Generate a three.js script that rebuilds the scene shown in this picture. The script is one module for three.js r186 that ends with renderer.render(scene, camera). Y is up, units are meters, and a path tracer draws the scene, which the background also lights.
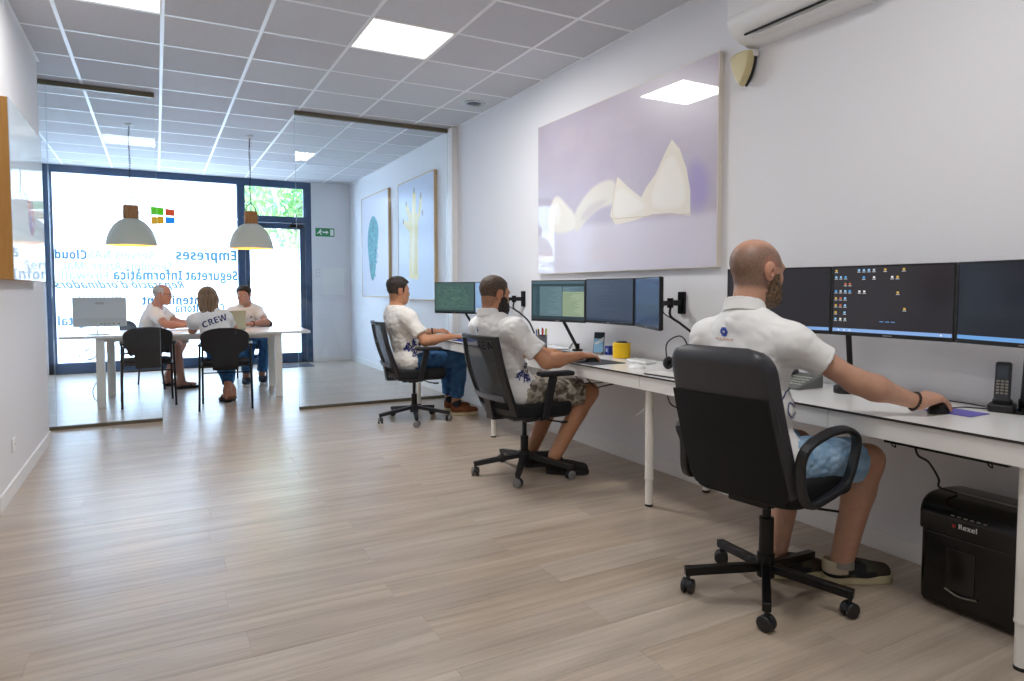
import * as THREE from 'three';
import { mergeGeometries, mergeVertices, toCreasedNormals } from 'three/addons/utils/BufferGeometryUtils.js';
import { RoundedBoxGeometry } from 'three/addons/geometries/RoundedBoxGeometry.js';
import { RectAreaLightUniformsLib } from 'three/addons/lights/RectAreaLightUniformsLib.js';
import { FontLoader } from 'three/addons/loaders/FontLoader.js';
import { createNoise3D, createNoise2D } from 'simplex-noise';

// ---------------------------------------------------------------- camera, sky, lights, exposure
const scene = new THREE.Scene();
const camera = new THREE.PerspectiveCamera(2 * Math.atan(340.5 / 662.73) * 180 / Math.PI, 1024 / 681, 0.05, 200);
camera.position.set(0, 1.2103, 0);
camera.rotation.order = 'YXZ';
camera.rotation.set(-0.0493, -0.4919, -0.0008);
camera.setViewOffset(1024, 681, 0, 18.33, 1024, 681);
const renderer = new THREE.WebGLRenderer();
renderer.toneMapping = THREE.LinearToneMapping;
renderer.toneMappingExposure = 1.0;
renderer.shadowMap.enabled = true;
RectAreaLightUniformsLib.init();
scene.background = new THREE.Color().setRGB(7.0, 9.7, 13.4);      // bright hazy daylight over the street
const PANEL = new THREE.Color().setRGB(1, 0.988, 0.972);           // neutral white LED panels
const PANEL_L = 42;

// ---------------------------------------------------------------- the room, in metres
const CEIL = 2.977, XR = 2.939, XL = -0.778, XLB = -1.46, ZG = -6.871, ZB = -11.343, ZN = 2.3, ZWE = -6.345;
const TX0 = -0.524, TZ0 = -5.5, TS = 0.6;                         // ceiling grid
const DESK_Y = 0.742;

// ---------------------------------------------------------------- helpers
function rng(seed) { let a = seed >>> 0; return () => { a = (a + 0x6D2B79F5) | 0; let t = Math.imul(a ^ (a >>> 15), 1 | a); t = (t + Math.imul(t ^ (t >>> 7), 61 | t)) ^ t; return ((t ^ (t >>> 14)) >>> 0) / 4294967296; }; }
const noise3 = createNoise3D(rng(11)), noise2 = createNoise2D(rng(12));
const V = (x, y, z) => new THREE.Vector3(x, y, z);
const used = new Map();
function numbered(name) { const n = used.get(name) || 0; used.set(name, n + 1); return n ? `${name}_${String(n).padStart(3, '0')}` : name; }
function prep(g) { const o = g.index ? g.toNonIndexed() : g.clone(); for (const k of Object.keys(o.attributes)) if (!['position', 'normal', 'uv', 'color'].includes(k)) o.deleteAttribute(k); if (!o.attributes.uv) o.setAttribute('uv', new THREE.BufferAttribute(new Float32Array(o.attributes.position.count * 2), 2)); return o; }
function join(list) { list = Array.isArray(list) ? list.flat(9) : [list]; if (list.length === 1) return list[0]; const p = list.map(prep); const col = p.some(g => g.attributes.color); if (!col) p.forEach(g => g.deleteAttribute('color')); return mergeGeometries(p); }
function mesh(name, geos, mat, parent) { const m = new THREE.Mesh(join(geos), mat); m.name = parent ? name : numbered(name); m.castShadow = m.receiveShadow = true; (parent || scene).add(m); return m; }
function tag(o, label, category, group) { o.userData.label = label; o.userData.category = category; if (group) o.userData.group = group; return o; }
function thing(name, label, category, [x, y, z] = [0, 0, 0], turn = 0, group) { const o = new THREE.Group(); o.name = numbered(name); o.position.set(x, y, z); o.rotation.y = turn; scene.add(o); return tag(o, label, category, group); }
function struct(name, geos, mat, parent) { const m = mesh(name, geos, mat, parent); if (!parent) m.userData.kind = 'structure'; return m; }
function structGroup(name) { const o = new THREE.Group(); o.name = numbered(name); o.userData.kind = 'structure'; scene.add(o); return o; }
function copyOf(o, label, group) { const c = o.clone(); c.name = numbered(o.name.replace(/_\d{3}$/, '')); c.userData = { ...o.userData }; if (label) c.userData.label = label; if (group) c.userData.group = group; scene.add(c); return c; }
const box = (w, h, d, x = 0, y = 0, z = 0) => new THREE.BoxGeometry(w, h, d).translate(x, y, z);
const rbox = (w, h, d, x = 0, y = 0, z = 0, r = 0.004, s = 2) => new RoundedBoxGeometry(w, h, d, s, Math.min(r, w / 2.01, h / 2.01, d / 2.01)).translate(x, y, z);
const span = (x0, x1, y0, y1, z0, z1) => box(Math.abs(x1 - x0), Math.abs(y1 - y0), Math.abs(z1 - z0), (x0 + x1) / 2, (y0 + y1) / 2, (z0 + z1) / 2);
const rspan = (x0, x1, y0, y1, z0, z1, r = 0.004) => rbox(Math.abs(x1 - x0), Math.abs(y1 - y0), Math.abs(z1 - z0), (x0 + x1) / 2, (y0 + y1) / 2, (z0 + z1) / 2, r);
const cyl = (r, h, x = 0, y = 0, z = 0, seg = 24, r2 = r) => new THREE.CylinderGeometry(r2, r, h, seg).translate(x, y, z);
const lathe = (pts, seg = 32) => new THREE.LatheGeometry(pts.map(([a, b]) => new THREE.Vector2(a, b)), seg);
const sph = (r, x, y, z, s = 16) => new THREE.SphereGeometry(r, s, Math.max(8, s * 0.6 | 0)).translate(x, y, z);
function rod(a, b, r, r2 = r, seg = 12) { const d = b.clone().sub(a), g = new THREE.CylinderGeometry(r2, r, d.length(), seg); g.translate(0, d.length() / 2, 0); g.applyQuaternion(new THREE.Quaternion().setFromUnitVectors(V(0, 1, 0), d.normalize())); return g.translate(a.x, a.y, a.z); }
function bar(a, b, w, h, r = 0.003) { const d = b.clone().sub(a), L = d.length(); const g = rbox(w, h, L, 0, 0, 0, r); const m = new THREE.Matrix4().lookAt(b, a, Math.abs(d.y) > 0.95 * L ? V(1, 0, 0) : V(0, 1, 0)); g.applyMatrix4(m); const c = a.clone().add(b).multiplyScalar(0.5); return g.translate(c.x, c.y, c.z); }
function tube(pts, r, seg = 32, rs = 8, closed = false) { return new THREE.TubeGeometry(new THREE.CatmullRomCurve3(pts.map(p => p.isVector3 ? p : V(...p)), closed, 'catmullrom', 0.5), seg, r, rs, closed); }
function extrude(shape, depth, bevel = 0.002, cs = 10) { return new THREE.ExtrudeGeometry(shape, { depth: Math.max(depth - 2 * bevel, 1e-4), bevelEnabled: bevel > 0, bevelThickness: bevel, bevelSize: bevel, bevelOffset: -bevel, bevelSegments: 2, curveSegments: cs }).translate(0, 0, bevel); }
function rrShape(w, h, r) { const s = new THREE.Shape(), x = -w / 2, y = -h / 2; s.moveTo(x + r, y); s.lineTo(x + w - r, y); s.absarc(x + w - r, y + r, r, -Math.PI / 2, 0); s.lineTo(x + w, y + h - r); s.absarc(x + w - r, y + h - r, r, 0, Math.PI / 2); s.lineTo(x + r, y + h); s.absarc(x + r, y + h - r, r, Math.PI / 2, Math.PI); s.lineTo(x, y + r); s.absarc(x + r, y + r, r, Math.PI, 1.5 * Math.PI); return s; }
function planarUV(g, k = 1) { const p = g.attributes.position, n = g.attributes.normal, uv = new Float32Array(p.count * 2); for (let i = 0; i < p.count; i++) { const ax = Math.abs(n.getX(i)), ay = Math.abs(n.getY(i)), az = Math.abs(n.getZ(i)); const [a, b] = ay >= ax && ay >= az ? [p.getX(i), p.getZ(i)] : ax >= az ? [p.getZ(i), p.getY(i)] : [p.getX(i), p.getY(i)]; uv[2 * i] = a * k; uv[2 * i + 1] = b * k; } g.setAttribute('uv', new THREE.BufferAttribute(uv, 2)); return g; }
function dataTex(w, h, fn, srgb = true) { const d = new Uint8Array(w * h * 4); for (let y = 0; y < h; y++) for (let x = 0; x < w; x++) { const c = fn(x / w, y / h, x, y), i = 4 * (y * w + x); d[i] = c[0]; d[i + 1] = c[1]; d[i + 2] = c[2]; d[i + 3] = c[3] ?? 255; } const t = new THREE.DataTexture(d, w, h); t.wrapS = t.wrapT = THREE.RepeatWrapping; t.magFilter = THREE.LinearFilter; if (srgb) t.colorSpace = THREE.SRGBColorSpace; t.needsUpdate = true; return t; }
const clamp = (x, a = 0, b = 1) => Math.min(b, Math.max(a, x)), sstep = (a, b, x) => { const t = clamp((x - a) / (b - a)); return t * t * (3 - 2 * t); }, lerp = (a, b, t) => a + (b - a) * t;
// noise that repeats over the unit square
function tnoise(u, v, fu, fv, seed = 0) { const a = u * 6.28318, b = v * 6.28318; return noise3(Math.cos(a) * fu * 0.16 + seed, Math.sin(a) * fu * 0.16 + Math.cos(b) * fv * 0.16, Math.sin(b) * fv * 0.16 - seed); }
function canvasTex(w, h, draw) { const c = document.createElement('canvas'); c.width = w; c.height = h; draw(c.getContext('2d'), w, h); const t = new THREE.CanvasTexture(c); t.colorSpace = THREE.SRGBColorSpace; return t; }
const std = (o) => new THREE.MeshStandardMaterial(o), phys = (o) => new THREE.MeshPhysicalMaterial(o);

const fontBold = await new FontLoader().loadAsync('fonts/droid/droid_sans_bold.typeface.json');
function textGeo(str, size, depth) { const g = new THREE.ExtrudeGeometry(fontBold.generateShapes(str, size), { depth, bevelEnabled: false, curveSegments: 4 }); return g; }

// ---------------------------------------------------------------- materials
const grainBump = dataTex(256, 256, (u, v) => { const n = 128 + 60 * tnoise(u, v, 90, 90) + 40 * tnoise(u, v, 200, 200, 5); return [n, n, n]; }, false);
const M = {};
M.wall = std({ color: '#e9e8ea', roughness: 0.75, bumpMap: grainBump, bumpScale: 0.0012 });
M.trimWhite = std({ color: '#eceae8', roughness: 0.45 });
M.tileFleck = dataTex(256, 256, (u, v, x, y) => { const n = tnoise(u, v, 120, 120, 3) * 7 + tnoise(u, v, 260, 260, 9) * 8; return [208 + n, 208 + n, 212 + n]; });
M.tile = std({ map: M.tileFleck, roughness: 0.9 });
M.tileB = std({ map: M.tileFleck, color: '#f6f5f5', roughness: 0.9 });
M.grid = std({ color: '#f3f5f8', roughness: 0.32 });
M.slab = std({ color: '#8a8684', roughness: 0.95 });
M.steel = std({ color: '#9a958c', metalness: 1, roughness: 0.36 });
M.darkRail = std({ color: '#77705f', metalness: 0.8, roughness: 0.42 });
M.frame = std({ color: '#3d5473', roughness: 0.38, metalness: 0.15 });
M.glass = phys({ color: '#fafdfd', transmission: 1, thickness: 0, roughness: 0, ior: 1.52 });
M.pane = phys({ color: '#ffffff', transmission: 1, thickness: 0, roughness: 0, ior: 1.5 });
M.whiteGloss = phys({ color: '#f1f0ee', roughness: 0.22 });
M.white = std({ color: '#efeeec', roughness: 0.45 });
M.desk = phys({ color: '#f2f1ef', roughness: 0.18 });
M.deskFace = std({ color: '#eceae6', roughness: 0.35 });
M.deskEdge = std({ color: '#2e2a28', roughness: 0.5 });
M.leg = std({ color: '#eeebe4', roughness: 0.32 });
M.black = std({ color: '#131315', roughness: 0.45 });
M.blackGloss = phys({ color: '#050506', roughness: 0.22 });
M.blackMatte = std({ color: '#1a1a1c', roughness: 0.75 });
M.blackMetal = std({ color: '#0e0e10', roughness: 0.35, metalness: 0.3 });
M.greyPlastic = std({ color: '#3a3c40', roughness: 0.5 });
M.chrome = std({ color: '#c9ccd0', metalness: 1, roughness: 0.18 });
M.cable = std({ color: '#141416', roughness: 0.5 });
M.cableWhite = std({ color: '#eceae6', roughness: 0.5 });
M.woodPale = std({ map: dataTex(256, 256, (u, v) => { const g = tnoise(u, v, 60, 6, 2) * 12 + tnoise(u, v, 150, 10, 7) * 8; return [205 + g, 172 + g, 122 + g * 0.8]; }), roughness: 0.6 });
M.woodHoney = std({ map: dataTex(256, 256, (u, v) => { const g = tnoise(u, v, 60, 6, 3) * 14 + tnoise(u, v, 150, 10, 8) * 9; return [196 + g, 142 + g, 70 + g * 0.7]; }), roughness: 0.55 });
M.woodLamp = std({ map: dataTex(256, 256, (u, v) => { const g = tnoise(u, v, 60, 6, 4) * 16 + tnoise(u, v, 150, 10, 9) * 10; return [176 + g, 120 + g, 66 + g * 0.7]; }), roughness: 0.6 });

// ---------------------------------------------------------------- floor: laminate planks laid across the room
const floor = structGroup('floor');
struct('underlay', span(XLB - 0.25, XR + 0.2, -0.14, -0.012, ZB - 0.25, ZN + 0.2), M.slab, floor);
const plankTex = dataTex(1024, 512, (u, v, x, y) => {
  const warp = tnoise(u, v, 4, 6, 1) * 0.006;
  const streak = tnoise(u, v + warp, 2, 26, 21) * 0.55 + tnoise(u, v + warp, 3, 70, 33) * 0.42 + tnoise(u, v, 8, 170, 41) * 0.22;
  const fleck = tnoise(u, v, 30, 420, 61) > 0.6 ? -7 : 0;
  const k = streak * 17 + tnoise(u, v, 4, 8, 71) * 7 + fleck;
  return [185 + k, 170 + k, 154 + k * 0.97];
});
const plankBump = dataTex(512, 256, (u, v) => { const n = 128 + 55 * tnoise(u, v, 12, 200, 41) + 40 * tnoise(u, v, 30, 330, 61); return [n, n, n]; }, false);
const plankMats = ['#ffffff', '#f9f7f5', '#fcf9f4', '#f6f3f1'].map(c => std({ map: plankTex, color: c, roughness: 0.29, bumpMap: plankBump, bumpScale: 0.0002 }));
function plankGeo(x0, x1, z0, z1, ru, rv) {
  const b = 0.001, t = 0, s = -0.012, P = [], N = [], U = [], I = [];
  const q = (a, c, d, e, n) => { const k = P.length / 3; for (const p of [a, c, d, e]) { P.push(...p); N.push(...n); U.push(ru + p[0] / 2.4, rv + p[2] / 1.2); } I.push(k, k + 1, k + 2, k, k + 2, k + 3); };
  q([x0 + b, t, z1 - b], [x1 - b, t, z1 - b], [x1 - b, t, z0 + b], [x0 + b, t, z0 + b], [0, 1, 0]);
  const h = t - b, r = Math.SQRT1_2;
  q([x0, h, z1], [x1, h, z1], [x1 - b, t, z1 - b], [x0 + b, t, z1 - b], [0, r, r]);
  q([x1, h, z0], [x0, h, z0], [x0 + b, t, z0 + b], [x1 - b, t, z0 + b], [0, r, -r]);
  q([x1, h, z1], [x1, h, z0], [x1 - b, t, z0 + b], [x1 - b, t, z1 - b], [r, r, 0]);
  q([x0, h, z0], [x0, h, z1], [x0 + b, t, z1 - b], [x0 + b, t, z0 + b], [-r, r, 0]);
  q([x0, s, z1], [x1, s, z1], [x1, h, z1], [x0, h, z1], [0, 0, 1]); q([x1, s, z0], [x0, s, z0], [x0, h, z0], [x1, h, z0], [0, 0, -1]);
  q([x1, s, z1], [x1, s, z0], [x1, h, z0], [x1, h, z1], [1, 0, 0]); q([x0, s, z0], [x0, s, z1], [x0, h, z1], [x0, h, z0], [-1, 0, 0]);
  const g = new THREE.BufferGeometry(); g.setAttribute('position', new THREE.Float32BufferAttribute(P, 3)); g.setAttribute('normal', new THREE.Float32BufferAttribute(N, 3)); g.setAttribute('uv', new THREE.Float32BufferAttribute(U, 2)); g.setIndex(I); return g;
}
{
  const R = rng(5), PW = 0.19, rest = []; let made = 0;
  for (let row = 0; ; row++) {
    const z1 = 2.28 - row * PW, z0 = Math.max(z1 - PW, ZB + 0.001); if (z1 - z0 < 0.02) break;
    const near = z1 > ZWE, lo = near ? XL - 0.01 : XLB, hi = XR, off = 0.2 + (row % 2 ? 0.6 : 0) + (row % 5) * 0.013;
    for (let k = -3; k < 4; k++) {
      const a = Math.max(lo, off + k * 1.2), b = Math.min(hi, off + (k + 1) * 1.2); if (b - a < 0.01) continue;
      const g = plankGeo(a, b, z0, z1, R() * 3, R() * 3), m = plankMats[R() * 4 | 0];
      const seen = z1 < -1.2 && z1 > -9.9 && b > -1;
      if (seen && made < 295) { struct(made ? `plank_${String(made).padStart(3, '0')}` : 'plank', g, m, floor); made++; } else rest.push(g);
    }
  }
  const r = struct('plank_field', rest, plankMats[0], floor); r.userData.kind = 'stuff';
}

// ---------------------------------------------------------------- ceiling: mineral tiles in a steel grid
const ceiling = structGroup('ceiling');
struct('deck', span(XLB - 0.25, XR + 0.2, CEIL + 0.03, CEIL + 0.18, ZB - 0.25, ZN + 0.2), M.slab, ceiling);
const xLines = [], zLines = [];
for (let i = -3; i < 8; i++) { const x = TX0 + TS * i; if (x > XLB && x < XR - 0.02) xLines.push(x); }
for (let k = -13; k < 11; k++) { const z = TZ0 - TS * k; if (z > ZB && z < ZN) zLines.push(z); }
const panels = [];
{
  const xs = [XLB, ...xLines, XR], zs = [ZB, ...zLines.slice().sort((a, b) => a - b), ZN], R = rng(9); let n = 0;
  const isPanel = (x, z) => [[TX0, -4.9], [TX0 + 1.8, -4.9], [TX0, -1.3], [TX0 + 1.8, -1.3]].some(([a, b]) => Math.abs(x - a) < 0.01 && Math.abs(z - b) < 0.01);
  for (let i = 0; i + 1 < xs.length; i++) for (let k = 0; k + 1 < zs.length; k++) {
    const a = xs[i], b = xs[i + 1], c = zs[k], d = zs[k + 1];
    if (isPanel(a, c)) { panels.push([(a + b) / 2, (c + d) / 2]); continue; }
    if (b < XL + 0.02 && c > ZWE) continue;
    struct(n ? `tile_${String(n).padStart(3, '0')}` : 'tile', planarUV(span(a + 0.006, b - 0.006, CEIL + 0.003, CEIL + 0.02, c + 0.006, d - 0.006), 1.6), R() < 0.5 ? M.tile : M.tileB, ceiling); n++;
  }
  xLines.forEach(x => struct('grid_runner', [span(x - 0.012, x + 0.012, CEIL, CEIL + 0.004, x < XL ? ZWE : ZN, ZB), span(x - 0.004, x + 0.004, CEIL + 0.004, CEIL + 0.03, x < XL ? ZWE : ZN, ZB)], M.grid, ceiling));
  zLines.forEach(z => struct('grid_cross_bar', span(z < ZWE ? XLB : XL, XR, CEIL + 0.0006, CEIL + 0.0035, z - 0.012, z + 0.012), M.grid, ceiling));
  struct('wall_angle', [span(XR - 0.02, XR, CEIL - 0.001, CEIL + 0.003, ZB, ZN), span(XL, XL + 0.02, CEIL - 0.001, CEIL + 0.003, ZWE, ZN), span(XLB, XR, CEIL - 0.001, CEIL + 0.003, ZB, ZB + 0.02)], M.grid, ceiling);
}
M.led = std({ color: '#ffffff', emissive: PANEL, emissiveIntensity: 1.25, roughness: 0.6 });
const panelWhere = ['cut by the top picture edge', 'over the aisle before the glass partition', 'behind the camera on the left', 'behind the camera on the right'];
panels.sort((a, b) => a[1] - b[1] || a[0] - b[0]);
panels.forEach(([x, z], i) => {
  const t = thing('ceiling_light', `square white LED ceiling panel ${panelWhere[i]}`, 'ceiling light', [x, CEIL - 0.001, z], 0, 'LED panels in the ceiling grid');
  mesh('frame', [span(-0.298, 0.298, 0, 0.012, -0.298, -0.284), span(-0.298, 0.298, 0, 0.012, 0.284, 0.298), span(-0.298, -0.284, 0, 0.012, -0.284, 0.284), span(0.284, 0.298, 0, 0.012, -0.284, 0.284)], M.white, t);
  mesh('light_diffuser', span(-0.284, 0.284, 0.004, 0.012, -0.284, 0.284), M.led, t);
  const l = new THREE.RectAreaLight(PANEL, PANEL_L * (x < 0.5 ? 0.25 : z > -3 ? 0.55 : 1), 0.56, 0.56); l.position.set(x, CEIL - 0.006, z); l.rotation.x = -Math.PI / 2; scene.add(l);
});

// ---------------------------------------------------------------- walls and baseboards
const W = 0.16;
const wallBoxUV = g => planarUV(g, 2);
struct('wall_right', wallBoxUV(span(XR, XR + W, -0.12, CEIL + 0.1, ZB - W, ZN + W)), M.wall);
struct('wall_left', wallBoxUV(span(XL - 0.16, XL, 0, CEIL + 0.02, ZWE, ZN)), M.wall);
struct('wall_left_return', wallBoxUV(span(XLB - W, XL - 0.16, 0, CEIL + 0.02, ZWE, ZWE + 0.14)), M.wall);
struct('wall_left_rear', wallBoxUV(span(XLB - W, XLB, -0.12, CEIL + 0.1, ZB - W, ZWE)), M.wall);
struct('wall_behind', wallBoxUV(span(XL - 0.16, XR + W, -0.12, CEIL + 0.1, ZN, ZN + W)), M.wall);
struct('wall_front', wallBoxUV(span(2.297, XR, 0, CEIL + 0.02, ZB - W, ZB)), M.wall);
struct('wall_front_left', wallBoxUV(span(XLB, -1.37, 0, CEIL + 0.02, ZB - W, ZB)), M.wall);
const skirt = (name, x0, x1, z0, z1) => struct(name, rspan(x0, x1, 0, 0.09, z0, z1, 0.003), M.trimWhite);
skirt('baseboard_right', XR - 0.013, XR, ZB + 0.013, ZN);
skirt('baseboard_left', XL, XL + 0.013, ZWE - 0.002, -4.40);
skirt('baseboard_front', 2.31, XR - 0.013, ZB, ZB + 0.013);
struct('trim_1', rspan(2.872, XR, 0, CEIL, -6.93, -6.745, 0.004), M.trimWhite);      // the post that the glass partition closes against

// ---------------------------------------------------------------- frameless glass partition
function glassScreen(name, label, x0, x1, joints) {
  const t = thing(name, label, 'glass partition', [(x0 + x1) / 2, 0, ZG]);
  const c = (x0 + x1) / 2, cuts = [x0, ...joints, x1];
  mesh('top_rail', rspan(x0 - c, x1 - c, CEIL - 0.042, CEIL - 0.001, -0.02, 0.02, 0.002), M.darkRail, t);
  mesh('bottom_rail', rspan(x0 - c, x1 - c, 0.0005, 0.03, -0.018, 0.018, 0.002), M.darkRail, t);
  for (let i = 0; i + 1 < cuts.length; i++) {
    const a = cuts[i] - c + (i ? 0.002 : 0), b = cuts[i + 1] - c - (i + 2 < cuts.length ? 0.002 : 0);
    const g = new THREE.PlaneGeometry(b - a, CEIL - 0.06).translate((a + b) / 2, CEIL / 2 - 0.005, 0);
    const p = mesh('pane', g, M.glass, t);
    mesh('polished_edge', [span(a, a + 0.0015, 0.02, CEIL - 0.04, -0.005, 0.005), span(b - 0.0015, b, 0.02, CEIL - 0.04, -0.005, 0.005)], M.glassEdge, p);
  }
}
M.glassEdge = std({ color: '#b9cdd6', roughness: 0.15 });
glassScreen('glass_partition', 'clear frameless glass screen on the left by the white wall end', XLB + 0.01, 0.022, [-0.788]);
glassScreen('glass_partition', 'clear frameless glass screen on the right meeting the long white wall', 1.2435, 2.872, []);

// ---------------------------------------------------------------- shop front: film-covered window, door with transom
const FZ = ZB - 0.05;                                            // middle of the frames
const frameBar = (x0, x1, y0, y1, d = 0.035) => rspan(x0, x1, y0, y1, FZ - d, FZ + d, 0.004);
{
  const w = structGroup('window_1');
  struct('frame', [frameBar(-1.37, 2.297, 2.875, CEIL + 0.02), frameBar(-1.37, -1.28, 0, 2.88), frameBar(-1.37, 1.2, 0, 0.15), frameBar(1.165, 1.262, 0, 2.88, 0.05), frameBar(2.2, 2.297, 0, 2.88)], M.frame, w);
  struct('bead', [frameBar(-1.285, -1.268, 0.145, 2.88, 0.012), frameBar(1.152, 1.168, 0.145, 2.88, 0.012), frameBar(-1.28, 1.165, 0.145, 0.16, 0.012)], M.frame, w);
  const W0 = -1.275, W1 = 1.16, H0 = 0.15, H1 = 2.878;
  const filmTex = canvasTex(2048, 2048 * (H1 - H0) / (W1 - W0) > 2048 ? 2048 : Math.round(2048 * (H1 - H0) / (W1 - W0)), (c, cw, ch) => {
    c.fillStyle = '#ffffff'; c.fillRect(0, 0, cw, ch);
    const X = x => (x - W0) / (W1 - W0) * cw, Y = y => (1 - (y - H0) / (H1 - H0)) * ch;
    // lettering faces the street, so from inside it reads mirrored: it starts at its right-hand end xs and runs left to xe
    const put = (s, xs, xe, base, capH, style, weight = 'bold', slant = '') => {
      c.save(); c.translate(X(xs), Y(base)); const size = capH / 0.72 / (H1 - H0) * ch; c.font = `${slant} ${weight} ${size}px sans-serif`; c.fillStyle = style;
      const wd = c.measureText(s).width, target = X(xs) - X(xe); c.scale(-target / wd, 1); if (slant) c.transform(1, 0, -0.2, 1, 0, 0); c.fillText(s, 0, 0); c.strokeStyle = style; c.lineWidth = size * (weight === 'bold' ? 0.045 : 0.02); c.lineJoin = 'round'; c.strokeText(s, 0, 0); c.restore();
    };
    const strong = '#24445c', mid = '#31505f', soft = '#465863', pale = '#767b7e';
    put('Empreses', 1.15, 0.27, 1.672, 0.155, mid);
    put('Serveis NAS', -0.02, -0.86, 1.665, 0.12, pale); put('Cloud', -0.87, -1.272, 1.655, 0.125, strong);
    put('Servidors Azure iMac', 0.22, -1.19, 1.50, 0.12, pale);
    put('Seguretat Informàtica', 1.15, -0.56, 1.36, 0.145, mid); put('Firewall', -0.60, -1.20, 1.36, 0.12, pale);
    put("Reparació d'ordinadors", 0.40, -1.262, 1.235, 0.11, soft, 'bold', 'italic');
    put('Monitors', -0.45, -1.15, 1.09, 0.10, pale, 'normal');
    put('Manteniment', 0.84, -0.20, 0.985, 0.13, strong); put('Consultoria', 0.95, 0.24, 0.865, 0.12, mid);
    put('Digital', -0.78, -1.262, 0.70, 0.13, soft);
    const sq = (x0, x1, y0, y1, y2, y3, col) => { c.fillStyle = col; c.beginPath(); c.moveTo(X(x0), Y(y0)); c.lineTo(X(x1), Y(y1)); c.lineTo(X(x1), Y(y2)); c.lineTo(X(x0), Y(y3)); c.fill(); };
    sq(-0.045, 0.125, 2.462, 2.445, 2.335, 2.338, '#2a5a02'); sq(0.145, 0.272, 2.44, 2.427, 2.331, 2.334, '#6a1d06');
    sq(-0.043, 0.125, 2.318, 2.318, 2.208, 2.196, '#6e4800'); sq(0.145, 0.272, 2.314, 2.311, 2.222, 2.214, '#033e64');
  });
  M.film = phys({ map: filmTex, transmission: 0.78, thickness: 0, roughness: 1, specularIntensity: 0.3 });
  struct('printed_film', new THREE.PlaneGeometry(W1 - W0, H1 - H0).translate((W0 + W1) / 2, (H0 + H1) / 2, FZ - 0.004), M.film, w);
  struct('pane', new THREE.PlaneGeometry(W1 - W0, H1 - H0).translate((W0 + W1) / 2, (H0 + H1) / 2, FZ + 0.004), M.pane, w);
  // transom over the door
  const tr = structGroup('window_2');
  struct('frame', [frameBar(1.262, 2.2, 2.30, 2.405), frameBar(1.255, 1.275, 2.4, 2.88, 0.02), frameBar(2.175, 2.205, 2.4, 2.88, 0.02), frameBar(1.262, 2.2, 2.865, 2.885, 0.02)], M.frame, tr);
  struct('pane', new THREE.PlaneGeometry(0.91, 0.48).translate(1.728, 2.64, FZ), M.pane, tr);
  const d = structGroup('door_1');
  struct('frame', [frameBar(1.268, 1.337, 0.006, 2.295, 0.028), frameBar(2.112, 2.196, 0.006, 2.295, 0.028), frameBar(1.3, 2.15, 2.203, 2.295, 0.028), frameBar(1.3, 2.15, 0.006, 0.167, 0.028)], M.frame, d);
  struct('pane', new THREE.PlaneGeometry(0.79, 2.05).translate(1.7245, 1.185, FZ), M.pane, d);
  const doorTex = canvasTex(512, 1024, (c, cw, ch) => {
    c.fillStyle = '#fdfdfd'; c.fillRect(0, 0, cw, ch); c.save(); c.translate(cw, 0); c.scale(-1, 1);
    c.fillStyle = '#5a6268'; const R = rng(41); for (let x = cw * 0.17; x < cw * 0.72; x += 20) if (R() > 0.12) { c.fillRect(x, ch * 0.135, 5, ch * 0.03); c.fillRect(x, ch * (R() < 0.5 ? 0.135 : 0.159), 13, ch * 0.006); if (R() < 0.5) c.fillRect(x + 9, ch * 0.135, 4, ch * 0.03); }
    c.fillStyle = '#6a7074'; for (let x = cw * 0.28; x < cw * 0.62; x += 11) c.fillRect(x, ch * 0.085, 7 * R() + 2, ch * 0.008); c.restore();
  });
  struct('printed_film', new THREE.PlaneGeometry(0.71, 1.63).translate(1.735, 0.985, FZ - 0.005), phys({ map: doorTex, transmission: 0.78, thickness: 0, roughness: 1, specularIntensity: 0.3 }), d);
  struct('door_closer', [rspan(1.95, 2.15, 2.225, 2.275, FZ + 0.03, FZ + 0.08, 0.006), bar(V(1.98, 2.29, FZ + 0.06), V(2.12, 2.33, FZ + 0.07), 0.02, 0.01)], M.blackMetal, d);
  struct('pull_handle', [rod(V(1.302, 0.85, FZ + 0.075), V(1.302, 1.35, FZ + 0.075), 0.011), rod(V(1.302, 0.9, FZ + 0.02), V(1.302, 0.9, FZ + 0.075), 0.008), rod(V(1.302, 1.3, FZ + 0.02), V(1.302, 1.3, FZ + 0.075), 0.008)], M.blackMetal, d);
  struct('threshold', span(-1.37, 2.297, -0.01, 0.006, ZB - W, ZB + 0.001), M.darkRail);
}
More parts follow.
